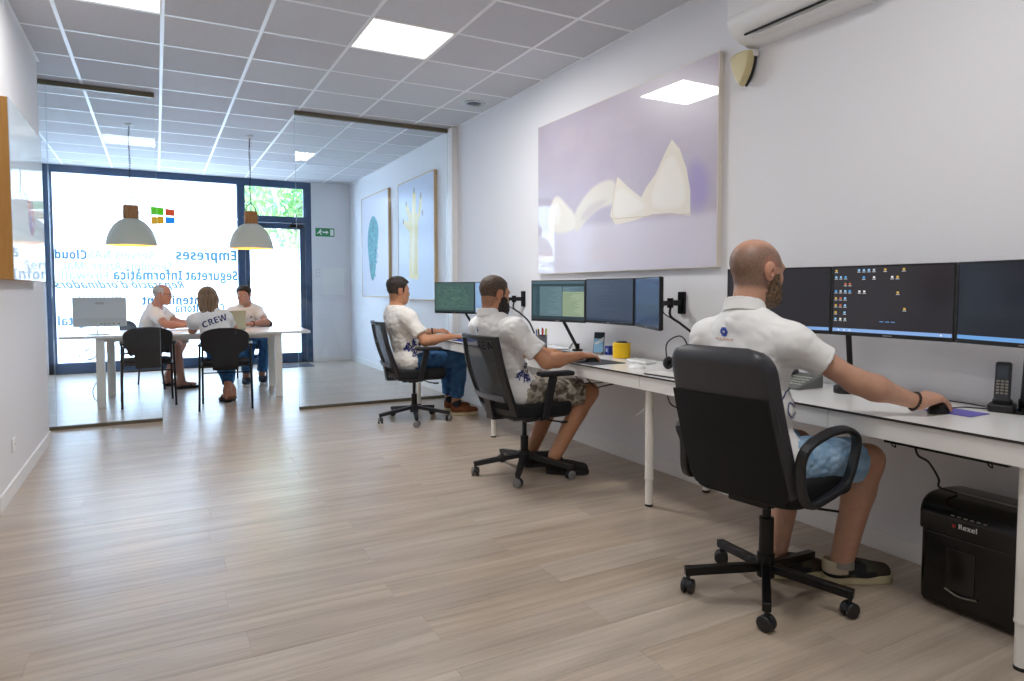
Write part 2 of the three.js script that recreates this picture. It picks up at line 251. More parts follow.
// small fittings on the front wall
{
  const s = thing('exit_sign', 'green emergency exit sign with running figure and arrow', 'sign', [2.516, 2.17, ZB + 0.002]);
  mesh('sign_panel', rspan(-0.156, 0.156, -0.07, 0.07, 0, 0.006, 0.002), std({ color: '#0f8a4a', roughness: 0.4 }), s);
  const wh = std({ color: '#eef4ee', roughness: 0.5 }), sh = (pts) => { const q = new THREE.Shape(); pts.forEach(([x, y], i) => i ? q.lineTo(x, y) : q.moveTo(x, y)); return extrude(q, 0.0016, 0).translate(0, 0, 0.006); };
  mesh('door_symbol', sh([[0.085, -0.052], [0.14, -0.052], [0.14, 0.052], [0.085, 0.052]]), wh, s);
  mesh('arrow_symbol', sh([[-0.035, 0.012], [0.02, 0.012], [0.02, 0.034], [0.06, 0], [0.02, -0.034], [0.02, -0.012], [-0.035, -0.012]]), wh, s);
  mesh('running_figure', [sh([[-0.098, 0.028], [-0.06, 0.022], [-0.075, -0.012], [-0.052, -0.03], [-0.064, -0.05], [-0.076, -0.046], [-0.07, -0.03], [-0.1, -0.014], [-0.125, -0.03], [-0.138, -0.02], [-0.108, 0.0]]), new THREE.CircleGeometry(0.012, 16).translate(-0.074, 0.04, 0.0077), sh([[-0.062, 0.02], [-0.045, -0.004], [-0.035, 0.002], [-0.056, 0.032]])], wh, s);
  const sw = thing('light_switch', 'white double light switch plate beside the shop door', 'switch', [2.385, 1.49, ZB + 0.001]);
  mesh('plate', rspan(-0.03, 0.03, -0.065, 0.065, 0, 0.009, 0.003), std({ color: '#cfd2d6', roughness: 0.4 }), sw); mesh('rocker', rspan(-0.02, 0.02, 0.006, 0.05, 0.006, 0.014, 0.003), M.white, sw); mesh('rocker', rspan(-0.02, 0.02, -0.05, -0.006, 0.006, 0.014, 0.003), M.white, sw);
  const pn = thing('meter_cupboard', 'flush white cupboard door in the wall by the shop door', 'wall cupboard', [2.655, 1.35, ZB + 0.001]);
  mesh('surround', [rspan(-0.2, 0.2, 0.205, 0.225, 0, 0.008, 0.002), rspan(-0.2, 0.2, -0.225, -0.205, 0, 0.008, 0.002), rspan(-0.2, -0.18, -0.225, 0.225, 0, 0.008, 0.002), rspan(0.18, 0.2, -0.225, 0.225, 0, 0.008, 0.002)], M.white, pn);
  mesh('cupboard_door', rspan(-0.177, 0.177, -0.202, 0.202, 0, 0.005, 0.002), M.white, pn); mesh('latch', rspan(-0.168, -0.152, -0.02, 0.02, 0.004, 0.012, 0.002), M.trimWhite, pn);
}
// the street: paving and plane trees
struct('pavement', span(-14, 16, -0.16, -0.06, -34, ZB - W - 0.1), std({ color: '#b9b2a8', roughness: 0.9 }));
const bark = std({ map: dataTex(128, 128, (u, v) => { const g = tnoise(u, v, 20, 12, 4) * 22 + tnoise(u, v, 60, 50, 6) * 14; return [176 + g, 164 + g, 144 + g]; }), roughness: 0.9 });
const leafMats = [['#7fae55'], ['#9cc46d'], ['#6c9c6a']].map(([c]) => phys({ color: c, transmission: 0.5, thickness: 0, roughness: 0.9, side: THREE.DoubleSide }));
function tree(label, x, z, seed, h = 2.1) {
  const R = rng(seed), t = thing('plane_tree', label, 'tree', [x, -0.06, z], 0, 'street trees outside the door');
  const limbs = [tube([[0, 0, 0], [0.03, h * 0.5, 0.02], [0, h, 0]], 0.12, 12, 10)], tips = [];
  for (let i = 0; i < 6; i++) {
    const a = i * 1.05 + R() * 0.5, L = 1.3 + R() * 1.1, sp = 0.35 + R() * 0.45; const e = V(Math.cos(a) * L * sp, h + L, Math.sin(a) * L * sp);
    limbs.push(tube([[0, h - 0.25, 0], [e.x * 0.35, h + L * 0.4, e.z * 0.35], e], 0.05, 10, 7)); tips.push(e);
    for (let j = 0; j < 3; j++) { const b = V(e.x * (0.4 + 0.2 * j), h + L * (0.4 + 0.2 * j), e.z * (0.4 + 0.2 * j)), f = V(b.x + (R() - 0.5) * 1.4, b.y + 0.3 + R() * 0.5, b.z + (R() - 0.5) * 1.4); limbs.push(tube([b, b.clone().lerp(f, 0.5).add(V(0, 0.06, 0)), f], 0.018, 6, 5)); tips.push(f, b); }
  }
  mesh('trunk', limbs.map(prep), bark, t);
  const leaf = new THREE.ShapeGeometry((() => { const s = new THREE.Shape(); s.moveTo(0, 0); s.quadraticCurveTo(0.05, 0.05, 0, 0.13); s.quadraticCurveTo(-0.05, 0.05, 0, 0); return s; })(), 4);
  leafMats.forEach((m, k) => {
    const N = 1500, im = new THREE.InstancedMesh(leaf, m, N), o = new THREE.Object3D(); im.name = 'foliage'; im.userData.kind = 'stuff';
    for (let i = 0; i < N; i++) { const p = tips[R() * tips.length | 0], u = R() * 6.28, v = Math.acos(2 * R() - 1), r = 0.62 * Math.cbrt(R()); o.position.set(p.x + r * Math.sin(v) * Math.cos(u), p.y + r * Math.cos(v) * 0.8, p.z + r * Math.sin(v) * Math.sin(u)); o.rotation.set(R() * 6.28, R() * 6.28, R() * 6.28); o.scale.setScalar(0.7 + R() * 0.8); o.updateMatrix(); im.setMatrixAt(i, o.matrix); }
    im.castShadow = im.receiveShadow = true; t.add(im);
  });
}
tree('pale barked street tree with forked trunk outside the door', 2.75, -15.6, 21, 1.9);
tree('leafy street tree standing further off beyond the door', 1.9, -19.5, 22, 2.4);
tree('leafy street tree further right along the street', 5.2, -18.5, 23, 2.3);

// ---------------------------------------------------------------- pictures on the walls
function poly(c, pts, W_, H_, fill, blur = 0) { c.save(); if (blur) c.filter = `blur(${blur}px)`; c.fillStyle = fill; c.beginPath(); const n = pts.length; for (let i = 0; i < n; i++) { const a = pts[i], b = pts[(i + 1) % n]; const mx = (a[0] + b[0]) / 2 * W_, my = (1 - (a[1] + b[1]) / 2) * H_; if (!i) { const z = pts[n - 1]; c.moveTo((z[0] + a[0]) / 2 * W_, (1 - (z[1] + a[1]) / 2) * H_); } c.quadraticCurveTo(a[0] * W_, (1 - a[1]) * H_, mx, my); } c.fill(); c.restore(); }
function polySharp(c, pts, W_, H_, fill) { c.fillStyle = fill; c.beginPath(); pts.forEach(([x, y], i) => i ? c.lineTo(x * W_, (1 - y) * H_) : c.moveTo(x * W_, (1 - y) * H_)); c.closePath(); c.fill(); }
{
  const w = 2.072, h = 1.25, t = thing('wall_picture', 'wide lilac art print with pale folded paper shapes under gloss', 'picture', [XR, 1.965, -3.907], -Math.PI / 2);
  const art = canvasTex(1024, 618, (c, W_, H_) => {
    const R = rng(77);
    c.fillStyle = '#bdb3bf'; c.fillRect(0, 0, W_, H_);
    for (let i = 0; i < 90; i++) { c.fillStyle = ['rgba(200,190,208,0.10)', 'rgba(186,172,196,0.10)', 'rgba(206,198,206,0.10)'][i % 3]; c.beginPath(); c.ellipse(R() * W_, R() * H_ * 0.75, 90 + R() * 160, 40 + R() * 90, 0, 0, 7); c.fill(); }
    poly(c, [[-0.1, 0.26], [0.2, 0.30], [0.5, 0.28], [0.8, 0.26], [1.1, 0.27], [1.1, -0.2], [-0.1, -0.2]], W_, H_, 'rgba(219,212,222,0.9)', 10);
    poly(c, [[0.88, 0.55], [0.97, 0.48], [0.97, 0.28], [0.88, 0.27]], W_, H_, '#ab9dc8', 14);
    poly(c, [[0.25, 0.34], [0.33, 0.46], [0.42, 0.53], [0.53, 0.53], [0.54, 0.38], [0.44, 0.38], [0.36, 0.33], [0.28, 0.23]], W_, H_, '#e3dccf', 5);
    poly(c, [[0.30, 0.33], [0.38, 0.42], [0.50, 0.42], [0.44, 0.385], [0.34, 0.31]], W_, H_, '#d3c8c2', 6);
    poly(c, [[0.13, 0.54], [0.23, 0.42], [0.275, 0.37], [0.285, 0.255], [0.10, 0.262], [0.07, 0.36]], W_, H_, '#ece5d8', 4);
    poly(c, [[0.14, 0.49], [0.18, 0.40], [0.16, 0.30], [0.11, 0.33]], W_, H_, '#f4f0e8', 5);
    polySharp(c, [[0.537, 0.536], [0.60, 0.46], [0.665, 0.391], [0.69, 0.44], [0.736, 0.5], [0.78, 0.60], [0.81, 0.657], [0.845, 0.60], [0.876, 0.492], [0.893, 0.38], [0.894, 0.256], [0.80, 0.285], [0.721, 0.29], [0.62, 0.27], [0.529, 0.262], [0.497, 0.32]], W_, H_, '#ece4d4');
    poly(c, [[0.80, 0.62], [0.86, 0.48], [0.88, 0.30], [0.76, 0.31], [0.70, 0.36]], W_, H_, '#f4eee2', 6);
    poly(c, [[0.54, 0.50], [0.66, 0.37], [0.70, 0.33], [0.55, 0.29], [0.51, 0.33]], W_, H_, '#f2ece2', 5);
    c.strokeStyle = '#c9b79a'; c.lineWidth = 2; c.beginPath(); c.moveTo(0.497 * W_, 0.70 * H_); c.quadraticCurveTo(0.7 * W_, 0.715 * H_, 0.894 * W_, 0.735 * H_); c.moveTo(0.537 * W_, 0.464 * H_); c.quadraticCurveTo(0.505 * W_, 0.58 * H_, 0.51 * W_, 0.735 * H_); c.stroke();
  });
  mesh('backing_frame', [rspan(-w / 2, w / 2, -h / 2, h / 2, 0.001, 0.036, 0.002)], std({ color: '#e8dfd2', roughness: 0.5 }), t);
  const g = new THREE.PlaneGeometry(w - 0.012, h - 0.012).translate(0, 0, 0.0375);
  mesh('print', g, phys({ map: art, roughness: 0.35, clearcoat: 1, clearcoatRoughness: 0.0, ior: 1.5 }), t);
}
function framedPicture(label, x, z, y, w, h, turn, wood, draw, depth = 0.04, cover = false) {
  const t = thing('wall_picture', label, 'picture', [x, y, z], turn);
  const b = 0.012, pb = cover ? 0 : b;
  mesh('frame_stile', rspan(-w / 2, -w / 2 + b, -h / 2, h / 2, 0.001, depth, 0.002), wood, t); mesh('frame_stile', rspan(w / 2 - b, w / 2, -h / 2, h / 2, 0.001, depth, 0.002), wood, t);
  mesh('frame_rail', rspan(-w / 2 + b, w / 2 - b, h / 2 - b, h / 2, 0.001, depth, 0.002), wood, t); mesh('frame_rail', rspan(-w / 2 + b, w / 2 - b, -h / 2, -h / 2 + b, 0.001, depth, 0.002), wood, t);
  mesh('print', frontUV(w - 2 * pb, h - 2 * pb, cover ? depth + 0.003 : depth - 0.004, cover ? depth - 0.001 : 0.004), phys({ map: canvasTex(512, Math.round(512 * h / w), draw), roughness: 0.45, clearcoat: cover ? 0.5 : 0.12, clearcoatRoughness: cover ? 0 : 0.2 }), t);
  return t;
}
function frontUV(w, h, d, d0 = 0.004) { const g = span(-w / 2, w / 2, -h / 2, h / 2, d0, d), p = g.attributes.position, uv = []; for (let i = 0; i < p.count; i++) uv.push(p.getX(i) / w + 0.5, p.getY(i) / h + 0.5); g.setAttribute('uv', new THREE.Float32BufferAttribute(uv, 2)); return g; }
framedPicture('tall art print of a teal cactus shape on pale grey', XR, -9.785, 1.87, 1.38, 1.54, -Math.PI / 2, M.woodPale, (c, W_, H_) => {
  c.fillStyle = '#d2d0d8'; c.fillRect(0, 0, W_, H_);
  const P = [[0.462, 0.813], [0.623, 0.723], [0.663, 0.622], [0.58, 0.431], [0.493, 0.162], [0.346, 0.149], [0.241, 0.445], [0.223, 0.594], [0.311, 0.748]];
  poly(c, P, W_, H_, '#2f8f97'); const R = rng(3);
  for (let i = 0; i < 240; i++) { const u = R(), v = R(), x = 0.45 + (u - 0.5) * 0.36 * (0.45 + 0.55 * Math.sin(v * 3)), y = 0.17 + v * 0.6; c.fillStyle = ['#3fa7ac', '#237681', '#58bcbc', '#1d6470'][i % 4]; c.beginPath(); c.ellipse(x * W_, (1 - y) * H_, 3 + R() * 7, 2 + R() * 5, R() * 3, 0, 7); c.fill(); }
});
framedPicture('tall art print of a yellow hand-like shape in light wood frame', XR, -8.01, 1.848, 1.33, 1.54, -Math.PI / 2, M.woodPale, (c, W_, H_) => {
  c.fillStyle = '#b9c3d8'; c.fillRect(0, 0, W_, H_);
  polySharp(c, [[0.461, 0.912], [0.526, 0.869], [0.523, 0.725], [0.579, 0.697], [0.637, 0.845], [0.684, 0.824], [0.666, 0.713], [0.586, 0.625], [0.576, 0.161], [0.317, 0.176], [0.336, 0.571], [0.18, 0.631], [0.145, 0.696], [0.312, 0.658], [0.22, 0.802], [0.273, 0.815], [0.398, 0.712], [0.427, 0.879]], W_, H_, '#ddc25c');
  poly(c, [[0.44, 0.86], [0.47, 0.86], [0.47, 0.2], [0.38, 0.2], [0.42, 0.6]], W_, H_, '#e9d588', 3); poly(c, [[0.50, 0.6], [0.56, 0.6], [0.55, 0.2], [0.50, 0.2]], W_, H_, '#c9a941', 4);
  for (const [x, y] of [[0.475, 0.905], [0.66, 0.845], [0.245, 0.815], [0.155, 0.672], [0.70, 0.70]]) { c.fillStyle = '#5d4a28'; c.beginPath(); c.ellipse(x * W_, (1 - y) * H_, 9, 16, 0, 0, 7); c.fill(); }
});
framedPicture('glossy print with a small red and violet shape in deep wood frame', XL, -5.2, 1.775, 1.19, 1.01, Math.PI / 2, M.woodHoney, (c, W_, H_) => {
  c.fillStyle = '#d3d9dd'; c.fillRect(0, 0, W_, H_); c.fillStyle = '#dfe5e8'; c.fillRect(0, H_ * 0.72, W_, H_ * 0.28); c.fillStyle = '#c4ccd2'; c.fillRect(0, 0, W_, H_ * 0.4);
  poly(c, [[0.44, 0.6], [0.52, 0.45], [0.54, 0.36], [0.46, 0.28], [0.33, 0.30], [0.29, 0.40], [0.36, 0.48]].map(([a, b]) => [0.5 + (a - 0.42) * 0.9 + 0.06, b]), W_, H_, '#b06a78'); poly(c, [[0.5, 0.45], [0.6, 0.38], [0.56, 0.29], [0.47, 0.32]], W_, H_, '#8a5f9a', 3); poly(c, [[0.47, 0.57], [0.54, 0.47], [0.5, 0.42], [0.45, 0.46]], W_, H_, '#d0695c', 2);
}, 0.075, true);
// ---------------------------------------------------------------- fittings on the walls and ceiling
{
  const t = thing('air_conditioner', 'white wall-mounted air conditioner under the ceiling', 'air conditioner', [XR, 2.53, -2.2], -Math.PI / 2);
  const s = new THREE.Shape(); s.moveTo(0, 0); s.quadraticCurveTo(0.1, 0.0, 0.16, 0.045); s.quadraticCurveTo(0.2, 0.075, 0.205, 0.11); s.lineTo(0.2, 0.25); s.quadraticCurveTo(0.19, 0.29, 0.15, 0.295); s.lineTo(0, 0.295);
  const g = extrude(s, 0.92, 0.006, 12); g.rotateY(-Math.PI / 2).translate(0.46, 0, 0);                     // profile depth runs into the room (+z), length along x
  mesh('housing', g, M.white, t);
  mesh('outlet_flap', bar(V(-0.36, 0.012, 0.105), V(0.36, 0.012, 0.105), 0.075, 0.006), M.trimWhite, t).rotation.set(0, 0, 0);
  mesh('outlet_slot', span(-0.38, 0.38, 0.026, 0.034, 0.148, 0.158), M.blackMatte, t);
  mesh('trim_line', span(-0.46, 0.46, 0.128, 0.132, 0.2035, 0.2065), M.whiteGloss, t);
}
{
  const t = thing('alarm_sensor', 'beige shield-shaped alarm sensor on bracket below the air conditioner', 'sensor', [XR, 2.432, -2.685], -Math.PI / 2);
  const s = new THREE.Shape(); s.moveTo(-0.07, 0.075); s.quadraticCurveTo(0, 0.1, 0.07, 0.075); s.quadraticCurveTo(0.07, -0.03, 0, -0.1); s.quadraticCurveTo(-0.07, -0.03, -0.07, 0.075);
  mesh('housing', extrude(s, 0.05, 0.014, 12).translate(0, 0, 0.03), std({ color: '#cdbf92', roughness: 0.3 }), t);
  mesh('back_shell', extrude(s, 0.02, 0.004, 12).scale(0.96, 0.96, 1).translate(0, 0, 0.012), M.black, t);
  mesh('bracket', rspan(-0.02, 0.02, 0.03, 0.09, 0, 0.03, 0.003), M.white, t); mesh('clip', rspan(0.055, 0.075, 0.05, 0.085, 0.01, 0.05, 0.003), M.white, t);
}
{
  const t = thing('ceiling_spot', 'round recessed spotlight in the ceiling by the glass partition', 'spotlight', [2.70, CEIL - 0.002, -5.80]);
  mesh('ring', lathe([[0.07, 0.004], [0.075, -0.008], [0.10, -0.008], [0.108, 0], [0.108, 0.004]], 40), M.chrome, t); mesh('lens', lathe([[0.0, -0.012], [0.045, -0.009], [0.07, 0.001]], 32), M.greyPlastic, t);
  const s = thing('wall_socket', 'white power socket low on the left wall', 'socket', [XL + 0.0005, 0.287, -4.86], Math.PI / 2);
  mesh('plate', rspan(-0.042, 0.042, -0.042, 0.042, 0, 0.009, 0.004), M.white, s); mesh('recess', new THREE.TorusGeometry(0.024, 0.003, 8, 28).translate(0, 0, 0.009), M.trimWhite, s); mesh('pin_hole', [cyl(0.003, 0.002, -0.01, 0, 0).rotateX(Math.PI / 2).translate(0, 0, 0.0095), cyl(0.003, 0.002, 0.01, 0, 0).rotateX(Math.PI / 2).translate(0, 0, 0.0095)], M.black, s);
}
// ---------------------------------------------------------------- pendant lamps over the meeting table
const lampShade = phys({ color: '#dad8c6', roughness: 0.32, side: THREE.DoubleSide });
function pendant(label, x, z) {
  const t = thing('pendant_lamp', label, 'lamp', [x, 1.685, z], 0, 'dome pendant lamps over the meeting table');
  const out = [[0.244, 0], [0.242, 0.03], [0.232, 0.085], [0.208, 0.15], [0.168, 0.215], [0.12, 0.262], [0.078, 0.285], [0.06, 0.29]];
  mesh('shade', lathe([...out, [0.058, 0.286], ...out.slice().reverse().map(([a, b]) => [Math.max(a - 0.005, 0.05), b === 0 ? 0 : b - 0.005]), [0.244, 0]], 56), lampShade, t);
  mesh('inner_liner', lathe(out.map(([a, b]) => [a - 0.007, Math.max(b - 0.008, 0.002)]), 48), std({ color: '#e6c778', roughness: 0.5, side: THREE.DoubleSide }), t);
  mesh('wood_collar', lathe([[0.0, 0.43], [0.068, 0.43], [0.073, 0.425], [0.076, 0.295], [0.07, 0.288], [0, 0.288]], 40), M.woodLamp, t);
  mesh('collar_pin', rod(V(-0.085, 0.36, 0), V(0.085, 0.36, 0), 0.007), M.steel, t);
  mesh('handle', tube([[-0.05, 0.425, 0], [-0.046, 0.475, 0], [0, 0.52, 0], [0.046, 0.475, 0], [0.05, 0.425, 0]], 0.005, 24, 8), M.blackMetal, t);
  const links = []; for (let y = 0.525, i = 0; y < CEIL - 1.685 - 0.02; y += 0.026, i++) links.push(new THREE.TorusGeometry(0.010, 0.0022, 6, 12).scale(0.75, 1.5, 1).rotateY(i % 2 ? 0 : Math.PI / 2).translate(0.002 * Math.sin(i * 0.7), y, 0));
  mesh('chain', links, M.blackMetal, t);
  mesh('cable', tube(Array.from({ length: 12 }, (_, i) => [0.008 * Math.sin(i * 1.3), 0.44 + i * (CEIL - 1.685 - 0.455) / 11, 0.008 * Math.cos(i * 1.1)]), 0.003, 60, 6), M.cable, t);
  mesh('ceiling_hook', lathe([[0, 0], [0.035, 0], [0.04, -0.004], [0.012, -0.02], [0, -0.02]].map(([a, b]) => [a, b + CEIL - 1.685 - 0.001]), 24), M.white, t);
  mesh('light_bulb', lathe([[0, 0.06], [0.03, 0.072], [0.04, 0.105], [0.028, 0.145], [0.016, 0.175], [0.016, 0.27], [0, 0.27]], 24), std({ color: '#fff3d8', emissive: new THREE.Color('#ffce80'), emissiveIntensity: 2.5, roughness: 0.3 }), t);
  const l = new THREE.PointLight(new THREE.Color('#ffd596'), 0.45); l.position.set(x, 1.685 + 0.10, z); l.shadow.radius = 1.5; l.castShadow = true; scene.add(l);
}
pendant('grey-green dome pendant lamp with wooden collar, left of the pair', -0.222, -8.25);
pendant('cream dome pendant lamp with wooden collar, right of the pair', 0.985, -8.25);

// ---------------------------------------------------------------- long run of desks on the right wall
const DX0 = 2.335, DX1 = 2.925;
function desk(label, z1, z0, splits, legs) {                      // z1 nearer the camera
  const c = (z0 + z1) / 2, t = thing('desk', label, 'desk', [2.63, 0, c], 0, 'white desks along the right wall');
  const X = x => x - 2.63, Z = z => z - c;
  mesh('tabletop', rspan(X(DX0 + 0.0015), X(DX1), DESK_Y - 0.0012, DESK_Y, Z(z0 + 0.001), Z(z1 - 0.001), 0.0005), M.desk, t);
  mesh('tabletop_core', span(X(DX0), X(DX1), DESK_Y - 0.0095, DESK_Y - 0.001, Z(z0 + 0.0005), Z(z1 - 0.0005)), M.deskEdge, t);
  const cuts = [z1, ...splits, z0];
  for (let i = 0; i + 1 < cuts.length; i++) mesh('drawer_front', rspan(X(DX0 + 0.008), X(DX0 + 0.026), DESK_Y - 0.084, DESK_Y - 0.0105, Z(cuts[i + 1] + 0.0015), Z(cuts[i] - 0.0015), 0.0015), M.deskFace, t);
  mesh('carcass', [span(X(DX0 + 0.03), X(DX1), DESK_Y - 0.075, DESK_Y - 0.0105, Z(z0 + 0.01), Z(z0 + 0.026)), span(X(DX0 + 0.03), X(DX1), DESK_Y - 0.075, DESK_Y - 0.0105, Z(z1 - 0.026), Z(z1 - 0.01)), span(X(DX0 + 0.03), X(DX1 - 0.01), DESK_Y - 0.08, DESK_Y - 0.074, Z(z0 + 0.01), Z(z1 - 0.01))], M.deskFace, t);
  for (const [x, z] of legs) {
    const l = mesh('leg', [cyl(0.024, DESK_Y - 0.085 - 0.15, X(x), (DESK_Y - 0.085 + 0.15) / 2, Z(z), 28), lathe([[0.024, 0.165], [0.0255, 0.16], [0.0255, 0.152], [0.021, 0.148], [0.021, 0.012]], 28).translate(X(x), 0, Z(z))], M.leg, t);
    mesh('foot', cyl(0.022, 0.012, X(x), 0.0065, Z(z), 28), M.black, l);
  }
  return t;
}
desk('white desk nearest the camera with black paper shredder under it', -0.985, -2.88, [-1.712], [[2.40, -1.045], [2.87, -1.045]]);
desk('middle white desk with yellow tub and pen holder on top', -2.88, -4.83, [-3.86], [[2.40, -2.86], [2.87, -2.90]]);
desk('farthest white desk at the end by the glass partition', -4.83, -6.62, [-5.7], [[2.41, -4.82], [2.87, -4.86], [2.41, -6.57], [2.87, -6.57]]);
// cable tray and leads under the desks
{
  const a = mesh('cable_tray', [bar(V(2.39, 0.648, -1.09), V(2.39, 0.648, -1.50), 0.035, 0.012), ...[-1.15, -1.47].map(z => tube([[2.372, 0.655, z], [2.365, 0.64, z + 0.008], [2.372, 0.632, z + 0.016], [2.38, 0.642, z + 0.01]], 0.0025, 16, 6))], M.blackMetal); tag(a, 'black metal cable rail under the nearest desk front', 'cable tray');
  tag(mesh('power_cable', tube([[2.40, 0.645, -1.40], [2.37, 0.62, -1.37], [2.39, 0.60, -1.345], [2.5, 0.52, -1.37], [2.6, 0.46, -1.42], [2.68, 0.432, -1.40]], 0.004, 40, 8), M.cable), 'black cable hanging from desk to the paper shredder', 'cable');
  tag(mesh('cable_tray', [bar(V(2.42, 0.648, -2.93), V(2.42, 0.648, -3.6), 0.04, 0.01)], M.blackMetal), 'black metal cable rail under the middle desk', 'cable tray');
  tag(mesh('power_cable', [tube([[2.42, 0.645, -3.2], [2.38, 0.62, -3.28], [2.39, 0.60, -3.36], [2.4, 0.628, -3.44], [2.41, 0.65, -3.5]], 0.004, 30, 6), tube([[2.40, 0.64, -3.3], [2.37, 0.625, -3.4], [2.38, 0.615, -3.5], [2.41, 0.645, -3.62]], 0.003, 30, 6)], M.cable), 'black cables looping below the middle desk', 'cable');
  tag(mesh('power_cable', tube([[2.43, 0.63, -2.75], [2.42, 0.59, -2.70], [2.45, 0.575, -2.6], [2.5, 0.60, -2.5], [2.5, 0.64, -2.42]], 0.004, 30, 6), M.cable), 'black cable loop below the desk joint behind the padded chair', 'cable');
  tag(mesh('charging_cable', tube([[2.52, 0.66, -2.98], [2.49, 0.55, -2.98], [2.47, 0.50, -3.02], [2.46, 0.47, -3.06]], 0.003, 24, 6), M.cableWhite), 'white charging lead dangling beside the desk leg', 'cable');
}
// ---------------------------------------------------------------- monitors
function screenTex(draw) { return canvasTex(768, 432, draw); }
function monitor(label, ax, az, bx_, bz, y0, y1, tex, glow, group) {          // a = end on the left as the user sees it
  const w = Math.hypot(bx_ - ax, bz - az), h = y1 - y0, cx = (ax + bx_) / 2, cz = (az + bz) / 2;
  const nx = -(bz - az) / w, nz = (bx_ - ax) / w;                              // towards the user
  const t = thing('monitor', label, 'monitor', [cx, y0, cz], Math.atan2(nx, nz), group);
  mesh('bezel', [rspan(-w / 2, w / 2, 0, 0.017, -0.012, 0.003, 0.002), rspan(-w / 2, w / 2, h - 0.008, h, -0.012, 0.003, 0.002), rspan(-w / 2, -w / 2 + 0.007, 0.01, h - 0.004, -0.012, 0.003, 0.002), rspan(w / 2 - 0.007, w / 2, 0.01, h - 0.004, -0.012, 0.003, 0.002)], M.black, t);
  mesh('screen', new THREE.PlaneGeometry(w - 0.012, h - 0.023).translate(0, h / 2 + 0.0045, 0.0012), phys({ color: '#050506', roughness: 0.22, emissive: '#ffffff', emissiveMap: tex, emissiveIntensity: glow }), t);
  mesh('back_cover', [rspan(-w / 2 + 0.002, w / 2 - 0.002, 0.002, h - 0.002, -0.024, -0.004, 0.006), rspan(-w * 0.3, w * 0.3, h * 0.15, h * 0.8, -0.044, -0.02, 0.01)], M.blackMatte, t);
  mesh('mount_plate', rspan(-0.055, 0.055, h / 2 - 0.055, h / 2 + 0.055, -0.056, -0.042, 0.003), M.blackMetal, t);
  mesh('logo', span(-0.02, 0.02, 0.006, 0.011, 0.003, 0.0034), M.steel, t);
  return t;
}
const dark = (c, W_, H_, a = '#17171b') => { c.fillStyle = a; c.fillRect(0, 0, W_, H_); };
const taskbar = (c, W_, H_, col) => { c.fillStyle = col; c.fillRect(0, H_ * 0.945, W_, H_ * 0.055); };
const tx1a = screenTex((c, w, h) => { dark(c, w, h, '#232228'); taskbar(c, w, h, '#7fa6dc'); });
const tx1b = screenTex((c, w, h) => {
  dark(c, w, h, '#28262b'); taskbar(c, w, h, '#86abe0'); const R = rng(31), col = ['#4aa3e8', '#e8e6e0', '#c96a4a', '#6db0d8', '#d8b04a', '#8fc6f0', '#b8c0c8'];
  const ic = (x, y) => { c.fillStyle = col[R() * 7 | 0]; c.fillRect(x, y, 15, 13); c.fillStyle = '#cfd3d8'; c.fillRect(x - 4, y + 17, 23, 4); };
  ic(14, 14); for (const x of [14, 48, 82]) ic(x, 58); for (const x of [82, 114]) ic(x, 104); for (const y of [152, 200, 248]) for (const x of [14, 48, 82]) ic(x, y); ic(114, 152); ic(14, 296); ic(80, 296); ic(14, 340); ic(50, 340); ic(84, 340);
  for (const x of [176, 210, 244, 278, 352, 470]) ic(x, 14); for (const x of [210, 280, 398, 432]) ic(x, 62); ic(182, 154); ic(216, 154); ic(436, 160); ic(480, 262); for (const x of [330, 368, 404]) { c.fillStyle = '#6aa0e0'; c.fillRect(x, 352, 26, 5); }
  for (const x of [40, 80, 120, 700]) { c.fillStyle = '#dfe8f4'; c.fillRect(x, h * 0.962, 12, 10); }
});
const tx1c = screenTex((c, w, h) => { dark(c, w, h, '#1c2029'); taskbar(c, w, h, '#6ca2dc'); c.fillStyle = '#20242e'; c.fillRect(w * 0.05, h * 0.1, w * 0.7, h * 0.6); });
const tx2a = screenTex((c, w, h) => {
  dark(c, w, h, '#2f4750'); const win = (x, y, a, b, bg, ln, seed) => { c.fillStyle = bg; c.fillRect(x, y, a, b); const R = rng(seed); for (let k = 14; k < b - 10; k += 12) { c.fillStyle = ln; c.fillRect(x + 8, y + k, (0.3 + 0.6 * R()) * (a - 16), 5); } };
  c.fillStyle = '#56717c'; c.fillRect(0, 0, w, 30); win(10, 60, 100, 330, '#36535d', '#4c6b76', 1); win(120, 60, 330, 330, '#6e8a92', '#50707a', 2); win(458, 60, 300, 120, '#5f7d88', '#86a3aa', 3); win(458, 120, 300, 270, '#a7b99a', '#7f987c', 4); c.fillStyle = '#2a3a42'; c.fillRect(0, 404, w, 28);
});
const tx2b = screenTex((c, w, h) => { dark(c, w, h, '#4d5b72'); const R = rng(8); for (let k = 50; k < 380; k += 16) { c.fillStyle = '#5a6a82'; c.fillRect(60, k, 120 + R() * 360, 6); } c.fillStyle = '#39465c'; c.fillRect(0, 404, w, 28); });  // blue-grey ground is the room's reflected haze, painted into the screen image
const tx2c = screenTex((c, w, h) => { dark(c, w, h, '#2f4a78'); c.fillStyle = '#27406b'; c.fillRect(0, h * 0.55, w, h * 0.45); });  // plain blues stand for a reflection, painted into the glowing screen image
const tx3a = screenTex((c, w, h) => { dark(c, w, h, '#4c6a66'); const R = rng(6); for (let i = 0; i < 14; i++) for (let k = 0; k < 20; k++) { c.fillStyle = R() < 0.6 ? '#5b8069' : '#41605e'; c.fillRect(70 + i * 42, 60 + k * 16, 36, 9); } c.fillStyle = '#8fb0a0'; c.fillRect(320, 110, 190, 3); c.fillRect(320, 230, 190, 3); c.fillStyle = '#2b3c3e'; c.fillRect(0, 404, w, 28); });
const tx3b = screenTex((c, w, h) => { dark(c, w, h, '#8eb4e4'); });
const gm = 'monitors on the desks along the right wall';
